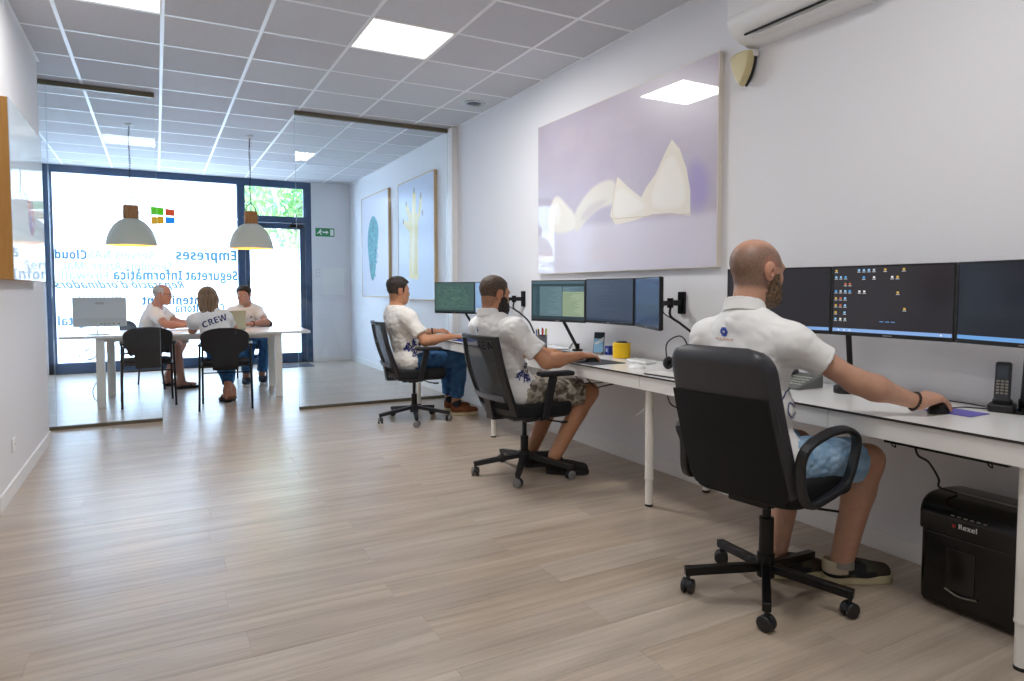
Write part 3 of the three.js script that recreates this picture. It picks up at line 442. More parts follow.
const mon0 = monitor('dark monitor behind the head of the nearest seated man', 2.605, -2.50, 2.72, -1.985, 1.004, 1.314, tx1a, 1.0, gm);
const mon1 = monitor('wide dark monitor showing many small desktop icons', 2.72, -1.98, 2.72, -1.45, 1.004, 1.314, tx1b, 1.0, gm);
const mon2 = monitor('dark monitor with blue task bar at the right picture edge', 2.72, -1.443, 2.60, -0.925, 1.004, 1.314, tx1c, 1.0, gm);
const mon3 = monitor('monitor with greenish text windows above the pen holder', 2.556, -4.45, 2.72, -3.957, 0.968, 1.28, tx2a, 0.8, gm);
const mon4 = monitor('middle monitor with blue-grey reflected haze painted on screen, above the yellow tub', 2.72, -3.95, 2.72, -3.41, 0.973, 1.284, tx2b, 0.55, gm);
const mon5 = monitor('monitor with painted blue reflection, turned away beside the wall arm, middle desk', 2.72, -3.395, 2.52, -2.925, 0.973, 1.284, tx2c, 0.5, gm);
const mon6 = monitor('monitor with green spreadsheet on the farthest desk', 2.495, -6.32, 2.72, -5.847, 0.972, 1.284, tx3a, 0.75, gm);
const mon7 = monitor('pale blue monitor half hidden behind the second seated man', 2.72, -5.835, 2.72, -5.31, 0.972, 1.284, tx3b, 0.55, gm);
// stands and wall arms that carry the monitors
function wallArm(mon, z, hx, hz, drop) {
  const t = new THREE.Group(); t.name = 'wall_arm'; t.position.set(XR - 0.0005, 1.125, z); scene.add(t); mon.updateMatrixWorld(); t.updateMatrixWorld();
  mesh('wall_plate', rspan(-0.02, 0, -0.07, 0.07, -0.028, 0.028, 0.003), M.blackMetal, t);
  mesh('arm', [bar(V(-0.015, 0, 0), V(-0.10, 0, 0.0), 0.03, 0.035), cyl(0.02, 0.06, -0.105, 0, 0), bar(V(-0.105, 0.0, 0), V(hx - XR, 0, hz - z), 0.026, 0.03), cyl(0.02, 0.05, hx - XR, 0, hz - z)], M.blackMetal, t);
  if (drop) mesh('cable', [tube([[-0.10, -0.01, 0.0], [-0.12, -0.08, 0.02], [-0.07, -0.13, 0.06], [-0.03, -0.2, 0.14], [-0.02, -0.3, 0.22]], 0.008, 30, 8), tube([[-0.14, 0.0, -0.02], [-0.15, -0.06, -0.01], [-0.11, -0.1, 0.03]], 0.004, 20, 6)], M.cable, t);
  mon.attach(t);
}
wallArm(mon5, -3.19, 2.70, -3.13, true);
wallArm(mon7, -5.25, 2.76, -5.42, true);
function deskArm(mon, x, z, tx_, ty, tz) {
  const t = new THREE.Group(); t.name = 'stand'; t.position.set(x, DESK_Y + 0.0005, z); scene.add(t); mon.updateMatrixWorld(); t.updateMatrixWorld();
  const m = V(tx_ - x, ty - DESK_Y, tz - z);
  mesh('base', [cyl(0.04, 0.012, 0, 0.006, 0, 28), cyl(0.016, 0.05, 0, 0.03, 0)], M.blackMetal, t);
  mesh('pole', rod(V(0, 0.02, 0), m, 0.0125), M.blackMetal, t); mesh('joint', sph(0.02, m.x, m.y, m.z), M.blackMetal, t); mon.attach(t);
}
deskArm(mon3, 2.83, -4.22, 2.69, 0.99, -4.22);
deskArm(mon6, 2.80, -5.93, 2.68, 1.0, -6.0);
deskArm(mon2, 2.86, -1.27, 2.705, 1.02, -1.19);
deskArm(mon1, 2.87, -1.98, 2.77, 1.02, -1.93);
// ---------------------------------------------------------------- things on the desks
const DY = DESK_Y + 0.0006;
function keyboard(label, x, z, turn, mat, keyMat, w = 0.42) {
  const t = thing('keyboard', label, 'keyboard', [x, DY, z], turn);
  mesh('case', rbox(w, 0.012, 0.135, 0, 0.008, 0, 0.004).rotateX(0.04), mat, t);
  const keys = []; for (let r = 0; r < 5; r++) for (let k = 0; k < 20; k++) keys.push(box(w / 22 - 0.003, 0.006, 0.019, -w / 2 + (k + 1.5) * w / 22, 0.0165 - (r - 2) * 0.0009, -0.048 + r * 0.024));
  mesh('keys', keys, keyMat, t).userData.kind = 'stuff'; return t;
}
keyboard('slim dark keyboard by the second man\'s left hand', 2.55, -4.0, -Math.PI / 2, M.greyPlastic, M.black);
keyboard('dark keyboard in front of the farthest man', 2.56, -5.98, -Math.PI / 2, M.greyPlastic, M.black);
function mouse(label, x, z, turn, mat) { const t = thing('computer_mouse', label, 'mouse', [x, DY + 0.003, z], turn); mesh('shell', new THREE.SphereGeometry(1, 24, 16, 0, 6.2832, 0, Math.PI / 2).scale(0.055, 0.034, 0.031), mat, t); mesh('wheel', cyl(0.006, 0.008).rotateX(Math.PI / 2).translate(0.03, 0.029, 0), M.greyPlastic, t); return t; }
mouse('black mouse under the nearest man\'s hand', 2.60, -1.432, 0, M.black);
mouse('black mouse under the second man\'s hand', 2.485, -3.527, 0, M.black);
tag(mesh('mouse_mat', rbox(0.13, 0.0024, 0.17, 2.675, DY + 0.0012, -1.41, 0.001), std({ color: '#6a63b4', roughness: 0.7 })), 'small blue-violet mouse mat on the nearest desk', 'mouse mat');
tag(mesh('mouse_mat', rbox(0.26, 0.003, 0.30, 2.485, DY + 0.0015, -3.50, 0.0012), std({ color: '#3c4048', roughness: 0.8 })), 'dark grey mouse mat on the middle desk', 'mouse mat');
tag(mesh('mouse_mat', rbox(0.2, 0.003, 0.22, 2.5, DY + 0.0015, -5.55, 0.0012), std({ color: '#2b4fb0', roughness: 0.8 })), 'bright blue mouse mat on the farthest desk', 'mouse mat');
{
  const t = thing('cordless_phone', 'black cordless phone standing in its charging cradle', 'phone', [2.845, DY, -1.335], -1.25);
  mesh('cradle', [rbox(0.085, 0.03, 0.09, 0, 0.0155, 0, 0.008), rbox(0.062, 0.03, 0.045, 0, 0.035, -0.008, 0.01)], M.black, t);
  const h = mesh('handset', rbox(0.052, 0.155, 0.024, 0, 0.0, 0, 0.009).rotateX(-0.2).translate(0, 0.112, -0.004), M.greyPlastic, t);
  const f = (g) => g.rotateX(-0.2).translate(0, 0.112, -0.004);
  mesh('screen', f(rbox(0.036, 0.046, 0.002, 0, 0.038, 0.0125, 0.001)), std({ color: '#3c4654', roughness: 0.15 }), h);
  for (let r = 0; r < 5; r++) for (let k = 0; k < 3; k++) mesh('key', f(rbox(0.010, 0.007, 0.003, -0.014 + k * 0.014, 0.002 - r * 0.0115, 0.0128, 0.001)), M.steel, h);
}
{
  const t = thing('desk_phone', 'grey desk phone with rows of keys beside the nearest man', 'phone', [2.70, DY, -2.15], -Math.PI / 2); t.scale.setScalar(0.86);
  mesh('base', (() => { const s = new THREE.Shape(); s.moveTo(-0.1, 0); s.lineTo(0.11, 0); s.lineTo(0.11, 0.012); s.lineTo(-0.1, 0.07); return extrude(s, 0.2, 0.004).rotateY(-Math.PI / 2).translate(0.1, 0, 0); })(), std({ color: '#6c6f6c', roughness: 0.5 }), t);
  for (let r = 0; r < 4; r++) for (let k = 0; k < 5; k++) mesh('key', rbox(0.02, 0.008, 0.014, -0.01 + k * 0.026 - 0.02, 0.054 - r * 0.0095, -0.03 + r * 0.03, 0.002).rotateX(0), std({ color: '#b9bab4', roughness: 0.5 }), t);
  mesh('handset', [rbox(0.045, 0.03, 0.2, -0.075, 0.072, 0.0, 0.012)], M.greyPlastic, t);
  tag(mesh('speaker_puck', lathe([[0, 0], [0.04, 0], [0.042, 0.006], [0.042, 0.028], [0.036, 0.034], [0, 0.034]], 32).translate(2.725, DY, -1.915), M.black), 'round black puck on the nearest desk', 'speaker');
  tag(mesh('usb_hub', rbox(0.04, 0.022, 0.10, 2.875, DY + 0.0115, -1.70, 0.005), M.greyPlastic), 'small dark hub box against the wall, nearest desk', 'hub');
  tag(mesh('mouse_cable', tube([[2.655, DY + 0.012, -1.432], [2.79, DY + 0.004, -1.44], [2.83, DY + 0.004, -1.38], [2.86, DY + 0.006, -1.40], [2.89, DY + 0.005, -1.5], [2.88, DY + 0.006, -1.62], [2.875, DY + 0.012, -1.652]], 0.0025, 60, 6), M.cable), 'thin black mouse lead curving across the nearest desk', 'cable');
  tag(mesh('network_cable', tube([[2.87, DY + 0.012, -1.30], [2.89, DY + 0.006, -1.22], [2.90, DY + 0.005, -1.1], [2.89, DY + 0.005, -1.0]], 0.003, 30, 6), std({ color: '#2b7fc0', roughness: 0.5 })), 'blue network lead behind the cordless phone', 'cable');
}
{ // pen holder with pens
  const t = thing('pen_holder', 'grey mesh pen holder on the middle desk', 'pen holder', [2.735, DY, -4.60]);
  mesh('cup', lathe([[0, 0.003], [0.044, 0.003], [0.046, 0.10], [0.048, 0.10], [0.0465, 0.0], [0, 0.0]], 32), std({ color: '#6d7076', roughness: 0.4, metalness: 0.5, side: THREE.DoubleSide }), t);
  const R = rng(14), cols = [['#1d2b6e', 'dark blue'], ['#cfd534', 'yellow-green'], ['#d8471f', 'orange red'], ['#1a1a1c', 'black'], ['#3a4a9a', 'violet blue'], ['#e3c52c', 'yellow'], ['#222c50', 'navy']];
  cols.forEach(([c, n], i) => { const a = i * 0.9, x = 2.735 + 0.026 * Math.cos(a), z = -4.60 + 0.026 * Math.sin(a), L = 0.13 + R() * 0.025; const p = thing('pen', `${n} pen standing in the grey pen holder`, 'pen', [x, DY + 0.006, z], 0, 'pens in the pen holder'); const e = V(0.016 * Math.cos(a), L, 0.016 * Math.sin(a)); mesh('barrel', rod(V(0, 0, 0), e, 0.0045, 0.005), std({ color: c, roughness: 0.4 }), p); mesh('cap', rod(e.clone().multiplyScalar(0.78), e.clone().multiplyScalar(1.03), 0.0058), std({ color: c, roughness: 0.25 }), p); });
  const b = thing('small_box', 'small dark violet box beside the pen holder', 'box', [2.70, DY, -4.73]); mesh('box_body', rbox(0.06, 0.085, 0.06, 0, 0.043, 0, 0.003), std({ color: '#4a3550', roughness: 0.5 }), b); mesh('lid', rbox(0.063, 0.012, 0.063, 0, 0.088, 0, 0.003), std({ color: '#3a2a40', roughness: 0.5 }), b);
  tag(mesh('spectacles_case', [rbox(0.05, 0.022, 0.13, 2.66, DY + 0.0115, -4.48, 0.01)], M.black), 'black case lying before the pen holder', 'case');
  tag(mesh('desk_cable', tube([[2.66, DY + 0.012, -4.41], [2.76, DY + 0.004, -4.33], [2.82, DY + 0.01, -4.31], [2.85, DY + 0.05, -4.32], [2.87, DY + 0.005, -4.40]], 0.003, 40, 6), M.cable), 'black lead coiled round the middle desk stand', 'cable');
}
{ // phone on a stand, blue box, yellow tub, white puck, headset, notepad
  const t = thing('smartphone', 'pale blue screened smartphone propped upright on the middle desk', 'smartphone', [2.80, DY, -3.90], -0.85);
  mesh('case', rbox(0.078, 0.155, 0.009, 0, 0.0, 0, 0.004).rotateX(-0.32).translate(0, 0.085, 0), M.black, t);
  mesh('screen', new THREE.PlaneGeometry(0.07, 0.146).translate(0, 0, 0.0049).rotateX(-0.32).translate(0, 0.085, 0), phys({ map: canvasTex(128, 256, (c, w, h) => { c.fillStyle = '#7fa9c9'; c.fillRect(0, 0, w, h); c.fillStyle = '#22303f'; c.fillRect(0, 0, w, h * 0.3); c.fillStyle = '#c3cdd2'; c.beginPath(); c.moveTo(0, h * 0.55); c.lineTo(w, h * 0.2); c.lineTo(w, h * 0.42); c.lineTo(w * 0.3, h * 0.6); c.fill(); }), roughness: 0.15 }), t);
  mesh('stand', [bar(V(0, 0.004, 0.02), V(0, 0.004, -0.06), 0.05, 0.006), bar(V(0, 0.006, -0.055), V(0, 0.09, -0.012), 0.04, 0.005), rbox(0.05, 0.014, 0.006, 0, 0.01, 0.034, 0.002)], M.steel, t);
  const b = thing('small_box', 'small blue printed box left of the yellow tub', 'box', [2.86, DY, -3.855]); mesh('carton', rbox(0.05, 0.062, 0.05, 0, 0.0315, 0, 0.003), std({ color: '#2a3fa8', roughness: 0.4 }), b); mesh('label', [span(-0.0256, -0.025, 0.02, 0.045, -0.012, 0.012)], std({ color: '#b8c6ee', roughness: 0.4 }), b);
  const y = thing('yellow_tub', 'yellow tub with dark lid on the middle desk', 'tub', [2.80, DY, -3.635]); mesh('tub_body', lathe([[0, 0], [0.056, 0], [0.06, 0.004], [0.061, 0.098], [0.056, 0.104], [0, 0.104]], 40), std({ color: '#f2c40f', roughness: 0.38 }), y); mesh('lid', lathe([[0.038, 0.103], [0.038, 0.111], [0.030, 0.113], [0, 0.113]], 32), M.black, y);
  const wm = thing('white_puck', 'low white round device on the middle desk', 'device', [2.515, DY, -3.12]); mesh('shell', new THREE.SphereGeometry(1, 28, 14, 0, 6.2832, 0, Math.PI / 2).scale(0.05, 0.026, 0.06), M.whiteGloss, wm); mesh('button', cyl(0.008, 0.003, 0, 0.026, 0), M.white, wm);
  tag(mesh('white_adapter', rbox(0.09, 0.018, 0.2, 2.72, DY + 0.0095, -3.33, 0.008), M.whiteGloss), 'low white box on the middle desk behind the round device', 'device');
  const np = thing('notebook', 'thin black notebook at the desk front edge', 'notebook', [2.44, DY, -2.74], 0.1); mesh('cover', rbox(0.14, 0.006, 0.26, 0, 0.0035, 0, 0.002), M.black, np); mesh('pages', rbox(0.136, 0.004, 0.256, 0.001, 0.0085, 0, 0.001), std({ color: '#d8d6d0', roughness: 0.8 }), np);
  const h = thing('headset', 'black headset with microphone boom behind the padded chair', 'headset', [2.62, DY, -2.89]);
  mesh('headband', tube([[0, 0.03, 0.08], [0.0, 0.15, 0.085], [0.02, 0.2, 0.0], [0.0, 0.15, -0.085], [0, 0.03, -0.08]].map(([a, b, c]) => [a, b, c]), 0.004, 48, 8), M.black, h);
  mesh('ear_cushion', [new THREE.TorusGeometry(0.026, 0.012, 10, 24).translate(0, 0.04, 0.07), cyl(0.026, 0.012).rotateX(Math.PI / 2).translate(0, 0.04, 0.08)], M.black, h); mesh('ear_cushion', [new THREE.TorusGeometry(0.026, 0.012, 10, 24).translate(0, 0.04, -0.07), cyl(0.026, 0.012).rotateX(Math.PI / 2).translate(0, 0.04, -0.08)], M.black, h);
  mesh('microphone_boom', [tube([[0, 0.04, 0.085], [0.03, 0.10, 0.11], [0.06, 0.17, 0.10]], 0.003, 24, 6), sph(0.012, 0.062, 0.178, 0.098)], M.black, h);
  mesh('base', rbox(0.12, 0.03, 0.10, -0.02, 0.016, 0.10, 0.01), M.black, h);
}
// ---------------------------------------------------------------- paper shredder
{
  const t = thing('paper_shredder', 'glossy black paper shredder with viewing slot under the desk', 'shredder', [2.72, 0, -1.31], -Math.PI / 2);   // local +z faces the room (-x)... see front below
  t.rotation.y = Math.PI * 1.5;
  const w = 0.34, d = 0.27;
  mesh('bin', rbox(w, 0.30, d, 0, 0.158, 0, 0.025, 4), M.blackGloss, t);
  const s = new THREE.Shape(); s.moveTo(-d / 2, 0); s.lineTo(d / 2 + 0.004, 0); s.lineTo(d / 2 + 0.004, 0.06); s.quadraticCurveTo(d / 2, 0.115, d / 2 - 0.06, 0.128); s.quadraticCurveTo(0, 0.14, -d / 2, 0.12); s.lineTo(-d / 2, 0);
  mesh('head', extrude(s, w + 0.006, 0.012, 12).rotateY(-Math.PI / 2).translate((w + 0.006) / 2, 0.295, 0), M.blackGloss, t);
  mesh('paper_slot', rbox(0.24, 0.006, 0.014, 0, 0.428, 0.02, 0.002), M.steel, t);
  mesh('viewing_window', rbox(0.10, 0.16, 0.006, -0.02, 0.17, d / 2 + 0.001, 0.003), std({ color: '#242120', roughness: 0.12 }), t);
  mesh('window_rim', tube([[-0.07, 0.09, d / 2 + 0.004], [-0.02, 0.078, d / 2 + 0.006], [0.04, 0.085, d / 2 + 0.004]], 0.004, 20, 6), M.steel, t);
  mesh('logo', [rbox(0.012, 0.012, 0.002, -0.045, 0.335, d / 2 + 0.005, 0.001)], std({ color: '#a31f1a', roughness: 0.4 }), t);
  mesh('logo_text', textGeo('Rexel', 0.018, 0.001).translate(-0.03, 0.329, d / 2 + 0.0045), std({ color: '#d8d8d8', roughness: 0.4 }), t);
  for (let i = 0; i < 6; i++) mesh('button', rbox(0.012, 0.004, 0.004, -0.05 + i * 0.022, 0.372, d / 2 + 0.0035, 0.001), M.steel, t);
  for (const x of [-0.12, 0.12]) for (const z of [-0.09, 0.09]) mesh('caster', cyl(0.012, 0.016, x, 0.008, z, 14), M.black, t);
}

// ---------------------------------------------------------------- seating
// a thick sheet along the surface f(u, v), closed all round
function slab(f, u0, u1, v0, v1, nu, nv, t) {
  const P = [], I = [], e = 1e-3, n = (u, v) => { const a = f(u + e, v).sub(f(u - e, v)), b = f(u, v + e).sub(f(u, v - e)); return a.cross(b).normalize(); };
  for (const s of [0.5, -0.5]) for (let j = 0; j <= nv; j++) for (let i = 0; i <= nu; i++) { const u = lerp(u0, u1, i / nu), v = lerp(v0, v1, j / nv), p = f(u, v).addScaledVector(n(u, v), s * t); P.push(p.x, p.y, p.z); }
  const K = (nu + 1) * (nv + 1), id = (s, i, j) => s * K + j * (nu + 1) + i, q = (a, b, c, d) => I.push(a, b, c, a, c, d);
  for (let j = 0; j < nv; j++) for (let i = 0; i < nu; i++) { q(id(0, i, j), id(0, i + 1, j), id(0, i + 1, j + 1), id(0, i, j + 1)); q(id(1, i, j), id(1, i, j + 1), id(1, i + 1, j + 1), id(1, i + 1, j)); }
  for (let i = 0; i < nu; i++) { q(id(1, i, 0), id(1, i + 1, 0), id(0, i + 1, 0), id(0, i, 0)); q(id(0, i, nv), id(0, i + 1, nv), id(1, i + 1, nv), id(1, i, nv)); }
  for (let j = 0; j < nv; j++) { q(id(0, 0, j), id(0, 0, j + 1), id(1, 0, j + 1), id(1, 0, j)); q(id(1, nu, j), id(1, nu, j + 1), id(0, nu, j + 1), id(0, nu, j)); }
  const g = new THREE.BufferGeometry(); g.setAttribute('position', new THREE.Float32BufferAttribute(P, 3)); g.setIndex(I); g.computeVertexNormals(); return toCreasedNormals(g, 0.7);
}
M.meshFabric = std({ color: '#26272b', roughness: 0.85, transparent: true, opacity: 0.55, side: THREE.DoubleSide });
M.seatFabric = std({ color: '#17181b', roughness: 0.95, bumpMap: grainBump, bumpScale: 0.001 });
M.leatherGrey = phys({ color: '#35353a', roughness: 0.42, bumpMap: grainBump, bumpScale: 0.0006 });
M.panelBlack = std({ color: '#101012', roughness: 0.9 });
M.plasticBlack = std({ color: '#1b1c20', roughness: 0.42 });
M.casterGrey = std({ color: '#7b7b7b', roughness: 0.5 });
function caster(parent, x, z, a, r, hubMat) {
  const q = new THREE.Group(); q.name = 'caster'; q.position.set(x, 0, z); q.rotation.y = a; parent.add(q);
  for (const s of [-1, 1]) mesh('wheel', lathe([[0, -0.009], [r * 0.8, -0.009], [r, -0.006], [r, 0.006], [r * 0.8, 0.009], [0, 0.009]], 24).rotateX(Math.PI / 2).translate(0, r, s * 0.014), s > 0 && hubMat ? hubMat : M.plasticBlack, q);
  mesh('hood', [cyl(0.008, 0.04, 0, r * 1.7, 0, 12), new THREE.CylinderGeometry(r * 0.92, r * 0.92, 0.012, 20, 1, false, 0, Math.PI).rotateX(Math.PI / 2).rotateZ(Math.PI / 2).translate(0, r, 0)], M.plasticBlack, q);
}
// ---- mesh-backed task chair: local +x is forward, +z the sitter's right
function taskChair(label, x, z, turn, spin, armTurn) {
  const t = thing('task_chair', label, 'office chair', [x, 0, z], turn, 'mesh-backed task chairs at the right-hand desks');
  const b = new THREE.Group(); b.name = 'base'; b.rotation.y = spin; t.add(b);
  mesh('hub', [cyl(0.04, 0.07, 0, 0.115, 0, 24, 0.036)], M.plasticBlack, b);
  for (let i = 0; i < 5; i++) { const a = i * 1.2566, c = Math.cos(a), s = -Math.sin(a); mesh('base_arm', slab((u, v) => V(c * lerp(0.02, 0.335, v) - s * u * lerp(0.024, 0.015, v), lerp(0.125, 0.076, v), s * lerp(0.02, 0.335, v) + c * u * lerp(0.024, 0.015, v)), -1, 1, 0, 1, 2, 6, 0.028), M.plasticBlack, b); caster(b, 0.325 * c, 0.325 * s, a + 1.2, 0.028, M.casterGrey); }
  mesh('gas_column', [cyl(0.026, 0.12, 0, 0.19, 0), cyl(0.015, 0.14, 0, 0.30, 0)], M.blackMetal, t);
  mesh('mechanism', [rbox(0.2, 0.045, 0.13, -0.02, 0.385, 0, 0.015), rbox(0.09, 0.04, 0.36, -0.05, 0.395, 0, 0.01)], M.plasticBlack, t);
  mesh('lever', [tube([[0.06, 0.385, 0.06], [0.08, 0.375, 0.18], [0.12, 0.372, 0.255]], 0.006, 12, 8), rbox(0.05, 0.012, 0.03, 0.13, 0.372, 0.262, 0.005)], M.plasticBlack, t);
  // cushion
  const cush = new THREE.Shape(); cush.moveTo(-0.2, -0.2); cush.quadraticCurveTo(-0.22, 0, -0.2, 0.2); cush.quadraticCurveTo(-0.18, 0.235, -0.1, 0.24); cush.lineTo(0.16, 0.24); cush.quadraticCurveTo(0.25, 0.23, 0.255, 0.14); cush.lineTo(0.255, -0.14); cush.quadraticCurveTo(0.25, -0.23, 0.16, -0.24); cush.lineTo(-0.1, -0.24); cush.quadraticCurveTo(-0.18, -0.235, -0.2, -0.2);
  mesh('seat', new THREE.ExtrudeGeometry(cush, { depth: 0.03, bevelEnabled: true, bevelThickness: 0.026, bevelSize: 0.02, bevelOffset: -0.02, bevelSegments: 5, curveSegments: 12 }).rotateX(Math.PI / 2).translate(0, 0.466, 0), M.seatFabric, t);
  mesh('seat_shell', extrude(cush, 0.016, 0.006).rotateX(Math.PI / 2).scale(0.97, 1, 0.97).translate(0, 0.416, 0), M.plasticBlack, t);
  // back
  const F = (u, v) => V(-0.205 - 0.135 * v - 0.02 * Math.sin(v * 3.1) - 0.045 * (1 - u * u) + 0.012, 0.46 + 0.465 * v, u * (0.215 + 0.028 * Math.sin(0.5 + v * 2.2)));
  const rim = [slab(F, -1, -0.82, -0.06, 1, 3, 20, 0.026), slab(F, 0.82, 1, -0.06, 1, 3, 20, 0.026), slab(F, -1, 1, 0.955, 1.0, 20, 2, 0.026), slab(F, -1, 1, -0.06, 0.02, 20, 2, 0.026)];
  mesh('back_frame', rim, M.plasticBlack, t);
  mesh('back_mesh', slab(F, -0.84, 0.84, 0.0, 0.97, 24, 24, 0.002), M.meshFabric, t);
  mesh('lumbar_support', slab((u, v) => F(u, v).add(V(-0.02, 0, 0)), -0.8, 0.8, 0.13, 0.2, 16, 3, 0.01), std({ color: '#5c6068', roughness: 0.4 }), t);
  mesh('back_bracket', [bar(V(-0.1, 0.395, 0), V(-0.26, 0.40, 0), 0.09, 0.025), bar(V(-0.25, 0.40, 0), V(-0.275, 0.53, 0), 0.08, 0.02)], M.plasticBlack, t);
  for (const s of [-1, 1]) {
    const a = new THREE.Group(); a.name = 'armrest'; t.add(a);
    mesh('arm_post', [bar(V(-0.02, 0.40, s * 0.19), V(-0.02, 0.41, s * 0.275), 0.06, 0.022), bar(V(-0.02, 0.405, s * 0.275), V(0.045, 0.672, s * 0.275), 0.028, 0.05, 0.006)], M.plasticBlack, a);
    const p = mesh('arm_pad', rbox(0.235, 0.028, 0.085, 0, 0, 0, 0.012, 4), M.plasticBlack, a); p.position.set(0.06, 0.686, s * 0.275); p.rotation.y = -s * armTurn;
  }
  return t;
}
taskChair('black mesh-backed chair of the second man in camouflage shorts', 2.113, -3.772, 0.04, 0.27, 0.12);
taskChair('black mesh-backed chair of the farthest man in jeans', 2.08, -5.80, -0.08, 0.74, 0.0);

// ---- padded executive chair nearest the camera
{
  const t = thing('padded_chair', 'black padded office chair with loop arms, nearest the camera', 'office chair', [2.107, 0, -1.80], 0.15);
  const b = new THREE.Group(); b.name = 'base'; b.rotation.y = 0.098 - 0.15; t.add(b);
  mesh('hub', cyl(0.034, 0.09, 0, 0.12, 0, 24), M.blackMetal, b);
  [0, 1, 2, 3, 4].map(i => i * 1.2566).forEach(a => { const c = Math.cos(a), s = -Math.sin(a); mesh('base_arm', [bar(V(c * 0.02, 0.112, s * 0.02), V(c * 0.318, 0.088, s * 0.318), 0.032, 0.034, 0.004)], M.blackMetal, b); caster(b, 0.305 * c, 0.305 * s, a + 1.0, 0.029); });
  mesh('gas_column', [cyl(0.028, 0.15, 0, 0.235, 0), cyl(0.0165, 0.16, 0, 0.36, 0)], M.blackMetal, t);
  mesh('mechanism', [rbox(0.22, 0.03, 0.18, -0.02, 0.40, 0, 0.008)], M.blackMetal, t);
  mesh('lever', tube([[0.0, 0.392, 0.06], [0.03, 0.386, 0.16], [0.1, 0.375, 0.235]], 0.005, 16, 8), M.blackMetal, t);
  const S = rrShape(0.46, 0.47, 0.09);
  mesh('seat', new THREE.ExtrudeGeometry(S, { depth: 0.02, bevelEnabled: true, bevelThickness: 0.034, bevelSize: 0.03, bevelOffset: -0.03, bevelSegments: 6, curveSegments: 14 }).rotateX(Math.PI / 2).translate(0.03, 0.475, 0), M.panelBlack, t);
  const wb = 0.232, wt = 0.218, y0 = 0.425, y1 = 1.0;
  // body of the back as a gridded slab so that it bends smoothly
  const half = y => { const v = (y - y0) / (y1 - y0), w = lerp(wb, wt, v) ; const cb = clamp((y - y0) / 0.07), ct = clamp((y1 + 0.006 - y) / 0.09); const rb = Math.sqrt(Math.max(0, 1 - (1 - cb) * (1 - cb))), rt = Math.sqrt(Math.max(0, 1 - (1 - ct) * (1 - ct))); return w - 0.07 * (1 - rb) - 0.09 * (1 - rt); };
  const F = (u, v) => { const y = lerp(y0, y1 + 0.006, v), z = u * half(y); const k = (y - y0) / (y1 - y0); return V(-0.155 - 0.19 * k - 0.015 * Math.sin(k * 3.14) + 0.5 * z * z, y, z); };
  const edge = (u, v) => Math.min(1, Math.sqrt(Math.min(1, (1 - Math.abs(u)) / 0.16)), Math.sqrt(Math.min(1, v / 0.09)), Math.sqrt(Math.min(1, (1 - v) / 0.08)));
  const shell = (d0, d1, u0, u1, v0, v1, soft) => slab2(F, d0, d1, u0, u1, v0, v1, 28, 40, soft ? edge : () => 1);
  mesh('back_pad', shell(-0.045, 0.05, -1, 1, 0, 1, true), M.leatherGrey, t);
  mesh('rear_panel', slab2(F, -0.051, -0.04, -0.9, 0.9, 0.035, 0.70, 24, 24, () => 1), M.panelBlack, t);
  mesh('zip', bar(F(0.96, 0.62).add(V(-0.03, 0, 0)), F(0.96, 0.50).add(V(-0.03, 0, 0)), 0.003, 0.005), M.greyPlastic, t);
  for (const s of [-1, 1]) {
    const z = s * 0.268, P = [[-0.2, 0.60, z * 0.93], [-0.205, 0.655, z], [-0.15, 0.68, z], [-0.03, 0.70, z], [0.08, 0.695, z], [0.145, 0.665, z], [0.155, 0.62, z], [0.12, 0.54, z], [0.09, 0.49, z * 0.98], [0.02, 0.468, z * 0.97], [-0.1, 0.452, z * 0.97], [-0.16, 0.455, z * 0.97], [-0.19, 0.50, z * 0.94]];
    const c = new THREE.CatmullRomCurve3(P.map(p => V(...p)), true, 'catmullrom', 0.4), sec = rrShape(0.024, 0.036, 0.009);
    mesh('armrest', new THREE.ExtrudeGeometry(sec, { steps: 90, bevelEnabled: false, extrudePath: c, curveSegments: 5 }), M.plasticBlack, t);
  }
}
function slab2(f, d0, d1, u0, u1, v0, v1, nu, nv, edge) {            // like slab, from depth d0 to d1 along x, thinned by edge(u, v)
  const P = [], I = [], mid = (d0 + d1) / 2;
  for (const s of [d1, d0]) for (let j = 0; j <= nv; j++) for (let i = 0; i <= nu; i++) { const u = lerp(u0, u1, i / nu), v = lerp(v0, v1, j / nv), p = f(u, v); P.push(p.x + mid + (s - mid) * edge(u, v), p.y, p.z); }
  const K = (nu + 1) * (nv + 1), id = (s, i, j) => s * K + j * (nu + 1) + i, q = (a, b, c, d) => I.push(a, c, b, a, d, c);
  for (let j = 0; j < nv; j++) for (let i = 0; i < nu; i++) { q(id(0, i, j), id(0, i + 1, j), id(0, i + 1, j + 1), id(0, i, j + 1)); q(id(1, i, j), id(1, i, j + 1), id(1, i + 1, j + 1), id(1, i + 1, j)); }
  for (let i = 0; i < nu; i++) { q(id(1, i, 0), id(1, i + 1, 0), id(0, i + 1, 0), id(0, i, 0)); q(id(0, i, nv), id(0, i + 1, nv), id(1, i + 1, nv), id(1, i, nv)); }
  for (let j = 0; j < nv; j++) { q(id(0, 0, j), id(0, 0, j + 1), id(1, 0, j + 1), id(1, 0, j)); q(id(1, nu, j), id(1, nu, j + 1), id(0, nu, j + 1), id(0, nu, j)); }
  const g = new THREE.BufferGeometry(); g.setAttribute('position', new THREE.Float32BufferAttribute(P, 3)); g.setIndex(I); g.computeVertexNormals(); return toCreasedNormals(g, 0.9);
}
